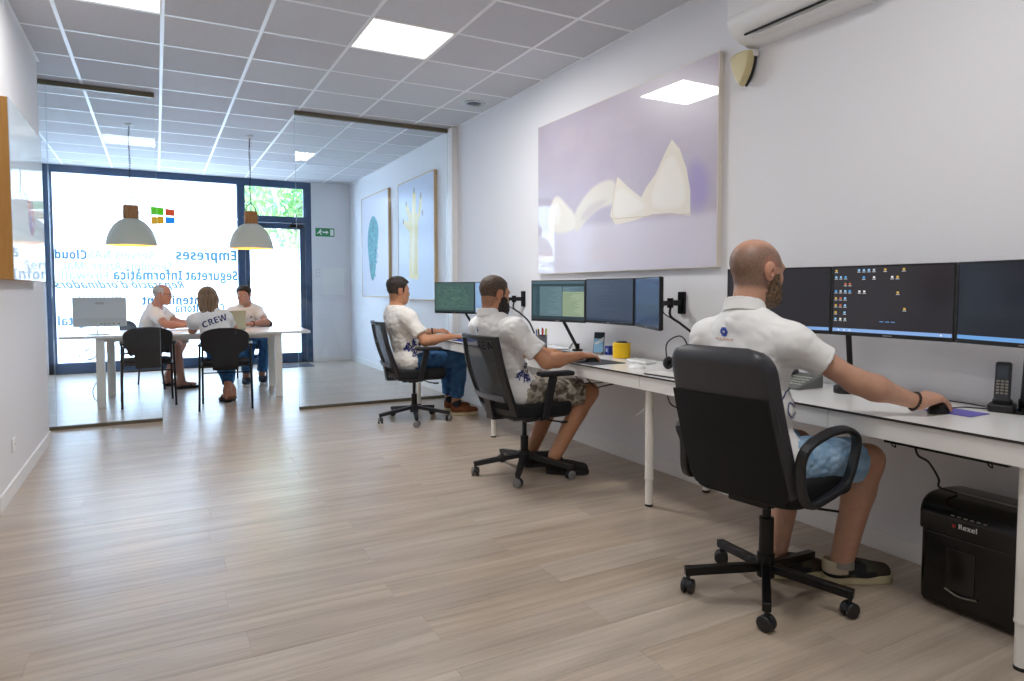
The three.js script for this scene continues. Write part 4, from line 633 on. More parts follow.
// ---- stacking visitor chair: shield-shaped back, tubular frame
function visitorChair(label, x, z, turn) {
  const t = thing('visitor_chair', label, 'chair', [x, 0, z], turn, 'black visitor chairs at the meeting table');
  const half = v => v < 0.36 ? lerp(0.118, 0.126, v / 0.36) : v < 0.5 ? lerp(0.126, 0.205, sstep(0.36, 0.5, v)) : v < 0.78 ? lerp(0.205, 0.226, Math.sin((v - 0.5) / 0.28 * 1.57)) : 0.226 * Math.sqrt(Math.max(0.02, 1 - Math.pow((v - 0.78) / 0.225, 2.4)));
  const F = (u, v) => { const z_ = u * half(v); return V(-0.20 - 0.075 * v + 0.35 * z_ * z_ + (v < 0.15 ? 0.02 * Math.pow(1 - v / 0.15, 2) : 0), 0.40 + 0.43 * v, z_); };
  mesh('backrest', slab2(F, -0.009, 0.009, -1, 1, 0, 1, 18, 44, () => 1), M.blackMatte, t);
  const S = rrShape(0.42, 0.44, 0.09);
  mesh('seat', new THREE.ExtrudeGeometry(S, { depth: 0.014, bevelEnabled: true, bevelThickness: 0.016, bevelSize: 0.016, bevelOffset: -0.016, bevelSegments: 4, curveSegments: 10 }).rotateX(Math.PI / 2).translate(0.02, 0.47, 0), M.seatFabric, t);
  for (const s of [-1, 1]) {
    mesh('leg', tube([[-0.24, 0.001, s * 0.245], [-0.215, 0.3, s * 0.24], [-0.195, 0.60, s * 0.235], [-0.17, 0.632, s * 0.235], [-0.12, 0.64, s * 0.235]], 0.011, 28, 10), M.blackMetal, t);
    mesh('leg', tube([[0.25, 0.001, s * 0.245], [0.22, 0.3, s * 0.24], [0.20, 0.60, s * 0.235], [0.17, 0.632, s * 0.235], [0.12, 0.64, s * 0.235]], 0.011, 28, 10), M.blackMetal, t);
    mesh('armrest', rbox(0.33, 0.026, 0.042, 0, 0.652, s * 0.235, 0.011, 3), M.plasticBlack, t);
    mesh('seat_bar', rod(V(-0.205, 0.44, s * 0.238), V(0.215, 0.44, s * 0.238), 0.009), M.blackMetal, t);
  }
  mesh('cross_bar', rod(V(-0.205, 0.44, -0.238), V(-0.205, 0.44, 0.238), 0.009), M.blackMetal, t); mesh('cross_bar', rod(V(0.21, 0.33, -0.24), V(0.21, 0.33, 0.24), 0.007), M.blackMetal, t);
  return t;
}
visitorChair('empty black visitor chair seen through the left glass screen', -0.10, -7.98, Math.PI / 2 + 0.05);
visitorChair('black visitor chair with its back to us, woman sitting on it', 0.62, -7.42, Math.PI / 2 - 0.12);
visitorChair('black visitor chair of the man leaning over the table', -0.09, -9.35, -0.35);
visitorChair('black visitor chair of the man facing us beyond the table', 1.10, -9.42, -Math.PI / 2 - 0.35);
// ---------------------------------------------------------------- meeting table and what stands on it
const TBY = 0.742;
{
  const t = thing('meeting_table', 'long white meeting table under the pendant lamps', 'table', [0.365, 0, -8.35], -0.055);
  mesh('tabletop', rbox(2.42, 0.028, 1.02, 0, TBY - 0.014, 0, 0.003), M.desk, t);
  mesh('apron', [span(-0.83, 0.83, TBY - 0.07, TBY - 0.029, -0.435, -0.41), span(-0.83, 0.83, TBY - 0.07, TBY - 0.029, 0.41, 0.435)], M.leg, t);
  for (const x of [-0.865, 0.865]) for (const z of [-0.43, 0.43]) mesh('leg', rbox(0.075, TBY - 0.03, 0.075, x, (TBY - 0.03) / 2 + 0.0005, z, 0.004), M.leg, t);
  for (const x of [-0.2, -0.08]) mesh('cable_port', rbox(0.07, 0.035, 0.04, x, TBY - 0.088, 0.42, 0.004), M.steel, t);
  const m = thing('desktop_computer', 'silver all-in-one computer seen from behind on the meeting table', 'computer', [-0.53, TBY + 0.0005, -8.20], Math.PI + 0.1);
  mesh('display_case', rbox(0.485, 0.31, 0.03, 0, 0.235, 0, 0.008), std({ color: '#c2cbd0', roughness: 0.4, metalness: 0.2 }), m);
  mesh('screen', new THREE.PlaneGeometry(0.465, 0.27).translate(0, 0.24, 0.0155), M.blackGloss, m);
  mesh('lower_cover', rbox(0.47, 0.085, 0.012, 0, 0.125, -0.016, 0.004), std({ color: '#b4bec4', roughness: 0.45 }), m);
  mesh('port', [0.02, -0.01, -0.04, -0.08, -0.12, -0.17].map(x => rbox(0.014, 0.008, 0.003, x, 0.11, -0.022, 0.001)), M.black, m).userData.kind = 'stuff';
  mesh('stand', [bar(V(0.02, 0.12, -0.02), V(0.03, 0.008, -0.05), 0.05, 0.012), rbox(0.2, 0.008, 0.15, 0.02, 0.0045, -0.02, 0.003)], std({ color: '#c6ccd0', roughness: 0.3, metalness: 0.5 }), m);
  mesh('logo', textGeo('ASUS', 0.024, 0.001).rotateY(Math.PI).translate(0.04, 0.315, -0.0152), std({ color: '#6d777d', roughness: 0.4 }), m);
  const l = thing('laptop', 'open laptop before the man facing us', 'laptop', [0.73, TBY + 0.0005, -8.36], Math.PI + 0.2);
  mesh('keyboard_base', rbox(0.32, 0.015, 0.22, 0, 0.008, 0, 0.004), std({ color: '#8c9094', roughness: 0.4 }), l);
  mesh('lid', rbox(0.32, 0.215, 0.008, 0, 0.108, 0, 0.003).rotateX(-0.12).translate(0, 0.012, -0.108), std({ color: '#b4b49a', roughness: 0.35 }), l);
  mesh('screen', rbox(0.306, 0.195, 0.002, 0, 0.108, 0.0045, 0.0008).rotateX(-0.12).translate(0, 0.012, -0.108), M.blackGloss, l);
  tag(mesh('computer_cable', [tube([[-0.58, 0.71, -7.98], [-0.62, 0.62, -7.95], [-0.66, 0.55, -7.92], [-0.60, 0.50, -7.92], [-0.56, 0.56, -7.94], [-0.63, 0.60, -7.96], [-0.70, 0.55, -7.95], [-0.66, 0.49, -7.94], [-0.58, 0.52, -7.96]], 0.005, 80, 6), tube([[-0.52, 0.45, -8.02], [-0.55, 0.30, -8.03], [-0.60, 0.18, -8.02], [-0.585, 0.08, -8.02], [-0.52, 0.05, -8.0]], 0.004, 40, 6), tube([[-0.58, 0.52, -7.96], [-0.54, 0.5, -8.0], [-0.52, 0.45, -8.02]], 0.004, 12, 6)], M.cable), 'tangle of black leads hanging under the meeting table', 'cable');
  tag(mesh('paper_sheet', rbox(0.21, 0.0015, 0.297, 0.25, TBY + 0.0012, -8.25, 0.0005), std({ color: '#f4f4f2', roughness: 0.8 })), 'white paper sheet lying on the meeting table', 'paper');
  tag(mesh('door_mat', rbox(0.8, 0.008, 0.5, 1.78, 0.0045, -10.9, 0.003), std({ color: '#4a4e55', roughness: 0.95 })), 'dark grey door mat inside the shop door', 'mat');
}

// ---------------------------------------------------------------- people: distance fields meshed on grids
const smin = (a, b, k) => { const h = Math.max(k - Math.abs(a - b), 0) / k; return Math.min(a, b) - h * h * k * 0.25; };
function cone(a, b, ra, rb) {                                     // tapered capsule
  const ax = a.x, ay = a.y, az = a.z, dx = b.x - ax, dy = b.y - ay, dz = b.z - az, L2 = dx * dx + dy * dy + dz * dz || 1e-9;
  return { c: [ax + dx / 2, ay + dy / 2, az + dz / 2], br: Math.sqrt(L2) / 2 + Math.max(ra, rb), f: (x, y, z) => { const px = x - ax, py = y - ay, pz = z - az, t = clamp((px * dx + py * dy + pz * dz) / L2), qx = px - dx * t, qy = py - dy * t, qz = pz - dz * t; return Math.sqrt(qx * qx + qy * qy + qz * qz) - (ra + (rb - ra) * t); } };
}
function cutCone(a, b, ra, rb, t1) { const c = cone(a, b, ra, rb), d = b.clone().sub(a), L = d.length(); d.divideScalar(L); const e = a.clone().addScaledVector(d, L * t1), k = e.dot(d); const f = c.f; c.f = (x, y, z) => Math.max(f(x, y, z), x * d.x + y * d.y + z * d.z - k); return c; }
function ell(c, F, U, R, rf, ru, rr) {                            // ellipsoid on its own axes
  const cx = c.x, cy = c.y, cz = c.z;
  return { c: [cx, cy, cz], br: Math.max(rf, ru, rr), f: (x, y, z) => { const px = x - cx, py = y - cy, pz = z - cz, a = (px * F.x + py * F.y + pz * F.z) / rf, b = (px * U.x + py * U.y + pz * U.z) / ru, d = (px * R.x + py * R.y + pz * R.z) / rr; const k0 = Math.sqrt(a * a + b * b + d * d), k1 = Math.sqrt(a * a / rf / rf + b * b / ru / ru + d * d / rr / rr); return k1 < 1e-9 ? -Math.min(rf, ru, rr) : k0 * (k0 - 1) / k1; } };
}
function blend(prims, k) { return (x, y, z) => { let d = 1e3; for (const p of prims) { const q = Math.hypot(x - p.c[0], y - p.c[1], z - p.c[2]) - p.br; if (q > d + k && q > 0) continue; d = smin(d, p.f(x, y, z), k); } return d; }; }
function boundsOf(prims, pad) { const lo = [1e9, 1e9, 1e9], hi = [-1e9, -1e9, -1e9]; for (const p of prims) for (let i = 0; i < 3; i++) { lo[i] = Math.min(lo[i], p.c[i] - p.br - pad); hi[i] = Math.max(hi[i], p.c[i] + p.br + pad); } return [lo, hi]; }
// naive surface nets over a box, with a coarse pass that skips empty and full blocks
function netMesh(sdf, [lo, hi], cell, paint) {
  const B = 4, n = [0, 1, 2].map(i => Math.ceil((hi[i] - lo[i]) / cell / B) * B + 1), [nx, ny, nz] = n, val = new Float32Array(nx * ny * nz), at = (i, j, k) => (k * ny + j) * nx + i;
  for (let K = 0; K < nz; K += B) for (let J = 0; J < ny; J += B) for (let I = 0; I < nx; I += B) {
    const d = sdf(lo[0] + (I + B / 2 - 0.5) * cell, lo[1] + (J + B / 2 - 0.5) * cell, lo[2] + (K + B / 2 - 0.5) * cell), far = Math.abs(d) > cell * B * 1.5 + 0.012;
    for (let k = K; k < Math.min(K + B, nz); k++) for (let j = J; j < Math.min(J + B, ny); j++) for (let i = I; i < Math.min(I + B, nx); i++) val[at(i, j, k)] = far ? d : sdf(lo[0] + i * cell, lo[1] + j * cell, lo[2] + k * cell);
  }
  const P = [], I = [], idx = new Int32Array(nx * ny * nz).fill(-1);
  for (let k = 0; k < nz - 1; k++) for (let j = 0; j < ny - 1; j++) for (let i = 0; i < nx - 1; i++) {
    let m = 0, c = 0, sx = 0, sy = 0, sz = 0; const v = [];
    for (let q = 0; q < 8; q++) { v[q] = val[at(i + (q & 1), j + ((q >> 1) & 1), k + (q >> 2))]; if (v[q] < 0) m |= 1 << q; }
    if (m === 0 || m === 255) continue;
    for (let a = 0; a < 8; a++) for (const bit of [1, 2, 4]) { const b = a | bit; if (b === a) continue; if ((v[a] < 0) !== (v[b] < 0)) { const t = v[a] / (v[a] - v[b]); sx += (a & 1) + (bit === 1 ? t : 0); sy += ((a >> 1) & 1) + (bit === 2 ? t : 0); sz += (a >> 2) + (bit === 4 ? t : 0); c++; } }
    idx[at(i, j, k)] = P.length / 3; P.push(lo[0] + (i + sx / c) * cell, lo[1] + (j + sy / c) * cell, lo[2] + (k + sz / c) * cell);
  }
  const quad = (a, b, c, d, flip) => { if (a < 0 || b < 0 || c < 0 || d < 0) return; flip ? I.push(a, c, b, a, d, c) : I.push(a, b, c, a, c, d); };
  for (let k = 1; k < nz - 1; k++) for (let j = 1; j < ny - 1; j++) for (let i = 1; i < nx - 1; i++) {
    const s = val[at(i, j, k)] < 0;
    if (s !== val[at(i + 1, j, k)] < 0) quad(idx[at(i, j - 1, k - 1)], idx[at(i, j, k - 1)], idx[at(i, j, k)], idx[at(i, j - 1, k)], !s);
    if (s !== val[at(i, j + 1, k)] < 0) quad(idx[at(i - 1, j, k - 1)], idx[at(i - 1, j, k)], idx[at(i, j, k)], idx[at(i, j, k - 1)], !s);
    if (s !== val[at(i, j, k + 1)] < 0) quad(idx[at(i - 1, j - 1, k)], idx[at(i, j - 1, k)], idx[at(i, j, k)], idx[at(i - 1, j, k)], !s);
  }
  const N = new Float32Array(P.length), C = paint ? new Float32Array(P.length) : null, e = cell * 0.5;
  for (let i = 0; i < P.length; i += 3) {
    const x = P[i], y = P[i + 1], z = P[i + 2]; let a = sdf(x + e, y, z) - sdf(x - e, y, z), b = sdf(x, y + e, z) - sdf(x, y - e, z), c = sdf(x, y, z + e) - sdf(x, y, z - e), L = Math.hypot(a, b, c) || 1; N[i] = a / L; N[i + 1] = b / L; N[i + 2] = c / L;
    if (C) { const q = paint(x, y, z); C[i] = q[0]; C[i + 1] = q[1]; C[i + 2] = q[2]; }
  }
  const g = new THREE.BufferGeometry(); g.setAttribute('position', new THREE.Float32BufferAttribute(P, 3)); g.setAttribute('normal', new THREE.BufferAttribute(N, 3)); if (C) g.setAttribute('color', new THREE.BufferAttribute(C, 3)); g.setIndex(I); return g;
}
const lin = h => { const c = new THREE.Color(h); return [c.r, c.g, c.b]; };
const mixc = (a, b, t) => [lerp(a[0], b[0], t), lerp(a[1], b[1], t), lerp(a[2], b[2], t)];
M.skin = phys({ vertexColors: true, roughness: 0.52, sheen: 0.15 });
M.cloth = std({ vertexColors: true, roughness: 0.9, bumpMap: grainBump, bumpScale: 0.0004 });
M.hair = std({ vertexColors: true, roughness: 0.62 });
M.print = std({ color: '#23307a', roughness: 0.8 });
M.rubber = std({ color: '#17181a', roughness: 0.7 });
// ---- hand: wrist W, along d, back of the hand n; thumb on the side s of (d x n)
function handPrims(W, d, n, s, curl, thumbIn = 0.5, size = 1) {
  d = d.clone().normalize(); const Z = d.clone().cross(n).normalize(); n = Z.clone().cross(d).normalize();
  const L = (x, y, z) => W.clone().addScaledVector(d, x * size).addScaledVector(n, y * size).addScaledVector(Z, z * s * size);
  const out = [], fingers = [], zs = [0.028, 0.0095, -0.0095, -0.0275], xs = [0.088, 0.092, 0.088, 0.08], len = [[0.04, 0.024, 0.02], [0.045, 0.028, 0.021], [0.041, 0.026, 0.02], [0.032, 0.019, 0.018]], rad = [0.0092, 0.0095, 0.009, 0.0078];
  for (let i = 0; i < 4; i++) {
    out.push(cone(L(0.0, 0, zs[i] * 0.5), L(xs[i], 0.002, zs[i]), 0.0165 * size, 0.0125 * size));
    let x = xs[i], y = 0.002, z = zs[i], a = 0, sp = (1.5 - i) * 0.10, chain = []; const cu = curl[i] || curl[0];
    for (let k = 0; k < 3; k++) { a += cu[k]; const l = len[i][k], nx = x + Math.cos(a) * l, ny = y - Math.sin(a) * l, nz = z + sp * l; chain.push(cone(L(x, y, z), L(nx, ny, nz), rad[i] * (1 - 0.09 * k) * size, rad[i] * (1 - 0.09 * (k + 1)) * size)); x = nx; y = ny; z = nz; }
    fingers.push(chain);
  }
  const t0 = L(0.022, -0.006, 0.022), t1 = L(0.056, -0.014, 0.046 - thumbIn * 0.006), t2 = L(0.084, -0.02, 0.052 - thumbIn * 0.016), t3 = L(0.106, -0.026, 0.050 - thumbIn * 0.02);
  out.push(cone(t0, t1, 0.0165 * size, 0.012 * size), cone(t1, t2, 0.0112 * size, 0.0098 * size), cone(t2, t3, 0.0098 * size, 0.0078 * size));
  out.fingers = fingers; return out;
}
// ---- head on axes f (face), u (crown), r (right)
function headShape(C, f, u, s = 1) {
  f = f.clone().normalize(); const r = f.clone().cross(u).normalize(); u = r.clone().cross(f).normalize();
  const L = (x, y, z) => C.clone().addScaledVector(f, x * s).addScaledVector(u, y * s).addScaledVector(r, z * s);
  const toL = (x, y, z) => { const px = x - C.x, py = y - C.y, pz = z - C.z; return [(px * f.x + py * f.y + pz * f.z) / s, (px * u.x + py * u.y + pz * u.z) / s, (px * r.x + py * r.y + pz * r.z) / s]; };
  const E = (x, y, z, a, b, c) => ell(L(x, y, z), f, u, r, a * s, b * s, c * s);
  const base = [E(-0.012, 0.034, 0, 0.099, 0.086, 0.0765), E(0.02, -0.028, 0, 0.073, 0.085, 0.062), E(0.034, -0.075, 0, 0.05, 0.04, 0.046), cone(L(0.066, -0.094, 0), L(0.06, -0.09, 0), 0.021 * s, 0.022 * s)];
  const fine = [cone(L(0.086, 0.008, 0), L(0.107, -0.028, 0), 0.009 * s, 0.012 * s), E(0.094, -0.034, 0.012, 0.011, 0.008, 0.008), E(0.094, -0.034, -0.012, 0.011, 0.008, 0.008), E(0.072, 0.026, 0.03, 0.02, 0.009, 0.027), E(0.072, 0.026, -0.03, 0.02, 0.009, 0.027), E(0.056, -0.02, 0.04, 0.024, 0.022, 0.02), E(0.056, -0.02, -0.04, 0.024, 0.022, 0.02), E(0.084, -0.058, 0, 0.011, 0.0065, 0.023), E(0.083, -0.068, 0, 0.010, 0.0065, 0.02)];
  const ears = [1, -1].flatMap(q => [E(-0.012, -0.004, q * 0.079, 0.021, 0.031, 0.008), E(-0.02, 0.008, q * 0.084, 0.013, 0.02, 0.006)]);
  const b0 = blend(base, 0.05 * s), b1 = blend(fine, 0.012 * s), b2 = blend(ears, 0.012 * s);
  const eyes = [1, -1].map(q => L(0.083, 0.008, q * 0.031)), conch = [1, -1].map(q => L(-0.006, -0.004, q * 0.093));
  const sdf = (x, y, z) => { let d = smin(b0(x, y, z), b1(x, y, z), 0.02 * s); for (const e of eyes) d = -smin(-d, Math.hypot(x - e.x, y - e.y, z - e.z) - 0.0125 * s, 0.012 * s); let q = b2(x, y, z); for (const e of conch) q = Math.max(q, -(Math.hypot(x - e.x, y - e.y, z - e.z) - 0.0125 * s)); return smin(d, q, 0.01 * s); };
  return { sdf, b0, L, toL, f, u, r, s, C, eyes, bounds: (pad) => boundsOf([...base, ...ears, ...fine], pad) };
}
function project(sdf, o, dir, max = 0.6) { let t = 0; for (let i = 0; i < 80; i++) { const d = sdf(o.x + dir.x * t, o.y + dir.y * t, o.z + dir.z * t); if (d < 0.0006) break; t += d * 0.7; if (t > max) return null; } return o.clone().addScaledVector(dir, t); }
// strokes or letters laid on cloth: flat geometry (x right, y up) placed at o, wrapped onto the surface along dir
function wrapPrint(sdf, geo, o, X, Y, dir, lift = 0.002) { const p = geo.attributes.position; for (let i = 0; i < p.count; i++) { const q = o.clone().addScaledVector(X, p.getX(i)).addScaledVector(Y, p.getY(i)), h = project(sdf, q, dir); if (!h) return null; h.addScaledVector(dir, -lift - p.getZ(i)); p.setXYZ(i, h.x, h.y, h.z); } geo.computeVertexNormals(); return geo; }
function stroke(pts, w) { const c = new THREE.CatmullRomCurve3(pts.map(([a, b]) => V(a, b, 0))), N = Math.max(12, pts.length * 8), P = [], I = []; for (let i = 0; i <= N; i++) { const p = c.getPoint(i / N), t = c.getTangent(i / N); for (const s of [-1, 1]) P.push(p.x - t.y * w * s / 2, p.y + t.x * w * s / 2, 0); if (i) { const k = 2 * i; I.push(k - 2, k - 1, k + 1, k - 2, k + 1, k); } } const g = new THREE.BufferGeometry(); g.setAttribute('position', new THREE.Float32BufferAttribute(P, 3)); g.setIndex(I); g.computeVertexNormals(); return g; }
function shoe(parent, heel, toe, o) {                              // heel and toe on the floor
  const d = toe.clone().sub(heel), L = d.length(); const g = new THREE.Group(); g.name = 'shoe'; g.position.set(heel.x - parent.position.x, 0, heel.z - parent.position.z); g.rotation.y = Math.atan2(-d.z, d.x); if (o.tip) g.rotation.z = 0; parent.add(g);
  const k = L / 0.29, out = new THREE.Shape(); out.moveTo(0, -0.03); out.quadraticCurveTo(0.0, -0.04, 0.03, -0.04); out.quadraticCurveTo(0.1, -0.032, 0.17, -0.046); out.quadraticCurveTo(0.26, -0.052, 0.285, -0.02); out.quadraticCurveTo(0.295, 0.01, 0.26, 0.035); out.quadraticCurveTo(0.2, 0.05, 0.1, 0.034); out.quadraticCurveTo(0.0, 0.045, 0.0, -0.0);
  mesh('sole', extrude(out, 0.032, 0.005, 8).rotateX(Math.PI / 2).scale(k, 1, 1).translate(0, 0.0325, 0), o.sole, g);
  if (o.sandal) { mesh('strap', [tube([[0.19 * k, 0.02, -0.045], [0.18 * k, 0.066, -0.01], [0.19 * k, 0.02, 0.042]], 0.009, 20, 8), tube([[0.06 * k, 0.03, -0.038], [0.085 * k, 0.095, 0], [0.06 * k, 0.03, 0.036]], 0.008, 20, 8), tube([[0.0, 0.03, -0.03], [-0.002, 0.06, 0], [0.0, 0.03, 0.03]], 0.008, 16, 8)], o.upper, g); return g; }
  const P = [cone(V(0.045, 0.055, 0), V(0.16 * k, 0.05, -0.003), 0.043, 0.045), cone(V(0.16 * k, 0.045, -0.003), V(0.245 * k, 0.038, -0.006), 0.044, 0.036), cone(V(0.045, 0.06, 0), V(0.035, 0.105, 0), 0.041, 0.04), cone(V(0.06, 0.09, 0), V(0.15 * k, 0.06, 0), 0.034, 0.036)], f = blend(P, 0.03);
  const up = (x, y, z) => Math.max(f(x, y, z), 0.03 - y, (y - 0.098) + (x - 0.04) * 0.12, y > 0.075 ? 0.033 - Math.hypot(x - 0.035, z) : -1);
  mesh('upper', netMesh(up, boundsOf(P, 0.01), 0.005, (x, y, z) => o.paint ? o.paint(x / k, y, z) : o.col), M.cloth, g);
  if (o.laces) mesh('laces', [0, 1, 2, 3].map(i => { const x = (0.105 + i * 0.022) * k; return tube([[x, 0.082 - i * 0.006, -0.026], [x + 0.008, 0.1 - i * 0.007, 0], [x, 0.082 - i * 0.006, 0.026]], 0.0032, 12, 6); }), o.laces, g);
  return g;
}
const FOLD = (amp, fx, seed) => (x, y, z) => amp * (noise3(x * fx + seed, y * fx * 0.75, z * fx) * 0.7 + (1 - Math.abs(noise3(x * fx * 1.7, y * fx * 2.2 + seed, z * fx * 1.7)) * 2) * 0.5);
function person(S) {
  const J = S.j, base = [J.pelvis.x, 0, J.pelvis.z], t = thing('person', S.label, 'person', base), sh = g => g.translate(-base[0], 0, -base[2]);
  const k = S.size || 1, up = J.neck.clone().sub(J.pelvis).normalize(), rt = J.shR.clone().sub(J.shL).normalize(), fw = up.clone().cross(rt).normalize(), hr = J.hipR.clone().sub(J.hipL).normalize(), hf = V(0, 1, 0).cross(hr).normalize();
  const mid = q => J.pelvis.clone().lerp(J.neck, q);
  const torso = (g, b = S.belly || 0) => [ell(J.pelvis.clone().addScaledVector(hf, -0.005), hf, V(0, 1, 0), hr, (0.125 + g) * k, (0.11 + g) * k, (0.172 + g) * k), ell(mid(0.32).addScaledVector(fw, b), fw, up, rt, (0.108 + b + g) * k, 0.15 * k, (0.152 + g) * k), ell(mid(0.68), fw, up, rt, (0.112 + g) * k, (0.17 + g) * k, (0.168 + g) * k), cone(J.shL, J.shR, (0.055 + g) * k, (0.055 + g) * k), cone(J.neck.clone().addScaledVector(up, -0.028), J.shL, (0.072 + g) * k, (0.05 + g) * k), cone(J.neck.clone().addScaledVector(up, -0.028), J.shR, (0.072 + g) * k, (0.05 + g) * k)];
  const limbs = [], sk = lin(S.skin), lk = k * (S.legs.long ? 0.8 : 1);
  for (const q of ['R', 'L']) { const s = J['sh' + q], e = J['el' + q], w = J['wr' + q]; limbs.push(cone(s, e, 0.05 * k, 0.041 * k), cone(e, e.clone().lerp(w, 0.3), 0.041 * k, 0.044 * k), cone(e.clone().lerp(w, 0.3), w, 0.044 * k, 0.0275 * k)); const h = J['hip' + q], n = J['kn' + q], a = J['an' + q], calf = n.clone().lerp(a, 0.3).addScaledVector(hf, -0.018); limbs.push(cone(h, n, 0.083 * lk, 0.058 * lk), cone(n, a, 0.053 * lk, 0.036 * k), cone(n.clone().lerp(a, 0.12), calf, 0.05 * lk, 0.054 * lk), cone(calf, a, 0.054 * lk, 0.036 * k)); }
  for (const q of ['R', 'L']) if (S.bare && S['shoe' + q]) { const [a, b] = S['shoe' + q]; limbs.push(cone(J['an' + q], V(lerp(a.x, b.x, 0.15), 0.065, lerp(a.z, b.z, 0.15)), 0.034, 0.034), cone(V(lerp(a.x, b.x, 0.15), 0.068, lerp(a.z, b.z, 0.15)), V(lerp(a.x, b.x, 0.85), 0.05, lerp(a.z, b.z, 0.85)), 0.034, 0.02)); }
  const H = headShape(J.head, S.face, S.crown || V(0, 1, 0), S.headSize || 1);
  const neckP = [cone(H.L(-0.025, -0.045, 0), J.neck.clone().addScaledVector(up, -0.03), 0.057 * k, 0.062 * k)];
  const bodyPrims = [...torso(-0.012), ...limbs, ...neckP], body = blend(bodyPrims, 0.035);
  const parts = [netMesh(body, boundsOf(bodyPrims, 0.02), S.cell || 0.011, (x, y, z) => { const n = noise3(x * 30, y * 30, z * 30) * 0.06; return [sk[0] * (1 + n), sk[1] * (1 + n), sk[2] * (1 + n)]; })];
  const headAll = (x, y, z) => smin(H.sdf(x, y, z), neckP[0].f(x, y, z), 0.03);
  const hp = S.headPaint || (() => null), lipc = mixc(sk, lin('#a8584e'), 0.5);
  const hb = H.bounds(0.015); hb[0][1] -= 0.03;
  parts.push(netMesh(headAll, hb, S.headCell || 0.005, (x, y, z) => { const [a, b, c] = H.toL(x, y, z), n = noise3(x * 40, y * 40, z * 40) * 0.05; let q = hp(a, b, c, x, y, z) || sk; if (a > 0.075 && b < -0.052 && b > -0.074 && Math.abs(c) < 0.024) q = mixc(q, lipc, 0.6); if (Math.abs(c) > 0.074) q = mixc(q, lin('#c4705c'), 0.25); return q.map(v => v * (1 + n)); }));
  for (const q of ['R', 'L']) { const h = S['hand' + q]; if (!h) continue; const P = handPrims(J['wr' + q], h.d, h.n, q === 'R' ? -1 : 1, h.curl, h.thumb, (S.handSize || 1) * 1); P.push(cone(J['wr' + q].clone().lerp(J['el' + q], 0.16), J['wr' + q], 0.03 * k, 0.0265 * k)); const fs = P.fingers.map(c => blend(c, 0.005)), pf = blend(P, 0.014), hf2 = (x, y, z) => { let d = 1e3; for (const q2 of fs) d = Math.min(d, q2(x, y, z)); return smin(pf(x, y, z), d, 0.007); }; parts.push(netMesh(hf2, boundsOf([...P, ...P.fingers.flat()], 0.01), S.handCell || 0.0045, (x, y, z) => { const n = noise3(x * 60, y * 60, z * 60) * 0.06; return [sk[0] * (1.02 + n), sk[1] * (0.98 + n), sk[2] * (0.97 + n)]; })); }
  mesh('body', sh(join(parts)), M.skin, t);
  // eyes
  for (const e of [0.031, -0.031]) { const c = H.L(0.0755, 0.008, e); const em = mesh('eye', sh(sph(0.0115, c.x, c.y, c.z, 12)), M.eyeWhite, t); const p = H.L(0.0845, 0.0075, e); mesh('iris', sh(sph(0.0048, p.x, p.y, p.z, 10)), M.iris, em); }
  // hair, brows, beard: thin shells over the head
  const shell = (name, th, region, col, cell = 0.005, amp = 0.002) => { const c0 = lin(col[0]), c1 = lin(col[1] || col[0]); const f = (x, y, z) => { const [a, b, c] = H.toL(x, y, z); const rg = region(a, b, c), tt = (typeof th === 'function' ? th(a, b, c) : th) * sstep(-0.002, 0.02, rg) + 0.0008; return Math.max(H.b0(x, y, z) - tt - amp * noise3(x * 70, y * 45, z * 70), -H.b0(x, y, z) - 0.012, -rg * H.s); }; const bb = H.bounds(0.03 + (S.hairPad || 0)); mesh(name, sh(netMesh(f, bb, cell, (x, y, z) => mixc(c0, c1, clamp(0.5 + noise3(x * 90, y * 50, z * 90) * 0.8)))), M.hair, t); };
  if (S.hair) shell('hair', S.hair.th, S.hair.region, S.hair.col, S.hair.cell, S.hair.amp);
  if (S.beard) shell('beard', S.beard.th, S.beard.region, S.beard.col, 0.004, 0.003);
  if (S.brows) shell('eyebrows', 0.0125, (a, b, c) => Math.min(0.006 - Math.abs(b - 0.030 + 0.15 * (Math.abs(c) - 0.03)), 0.02 - Math.abs(Math.abs(c) - 0.031), a - 0.04), [S.brows], 0.003, 0.0005);
  // shirt
  const sleeves = ['R', 'L'].map(q => cutCone(J['sh' + q], J['el' + q], (S.sleeveR ? S.sleeveR[0] : 0.068) * k, (S.sleeveR ? S.sleeveR[1] : 0.068) * k, S.sleeve || 0.66));
  const skirtP = ell(J.pelvis.clone(), hf, V(0, 1, 0), hr, 0.148 * k, 0.135 * k, 0.197 * k), fold = FOLD(S.fold ?? 0.005, 6.5, S.seed || 0), shirtPrims = [...torso(0.006), skirtP, ...sleeves], sb = blend(shirtPrims, 0.05), hem = J.pelvis.y + (S.hem ?? -0.02), nc = J.neck.clone().addScaledVector(up, S.neckCut ?? 0.012).addScaledVector(fw, 0), nn = up.clone().addScaledVector(fw, 0.35).normalize(), nk = nc.dot(nn);
  const shirt = (x, y, z) => { let d = sb(x, y, z) + fold(x, y, z); d = Math.max(d, hem + (S.hemWave ? 0.015 * noise3(x * 9, 1, z * 9) : 0) - y); const near = Math.hypot(x - nc.x, y - nc.y, z - nc.z); if (near < 0.16) d = Math.max(d, x * nn.x + y * nn.y + z * nn.z - nk); return d; };
  const sc = lin(S.shirt || '#efeeec');
  mesh('shirt', sh(netMesh(shirt, boundsOf(shirtPrims, 0.03), S.clothCell || 0.010, (x, y, z) => { const n = noise3(x * 25, y * 25, z * 25) * 0.02; return sc.map(v => v * (1 + n)); })), M.cloth, t);
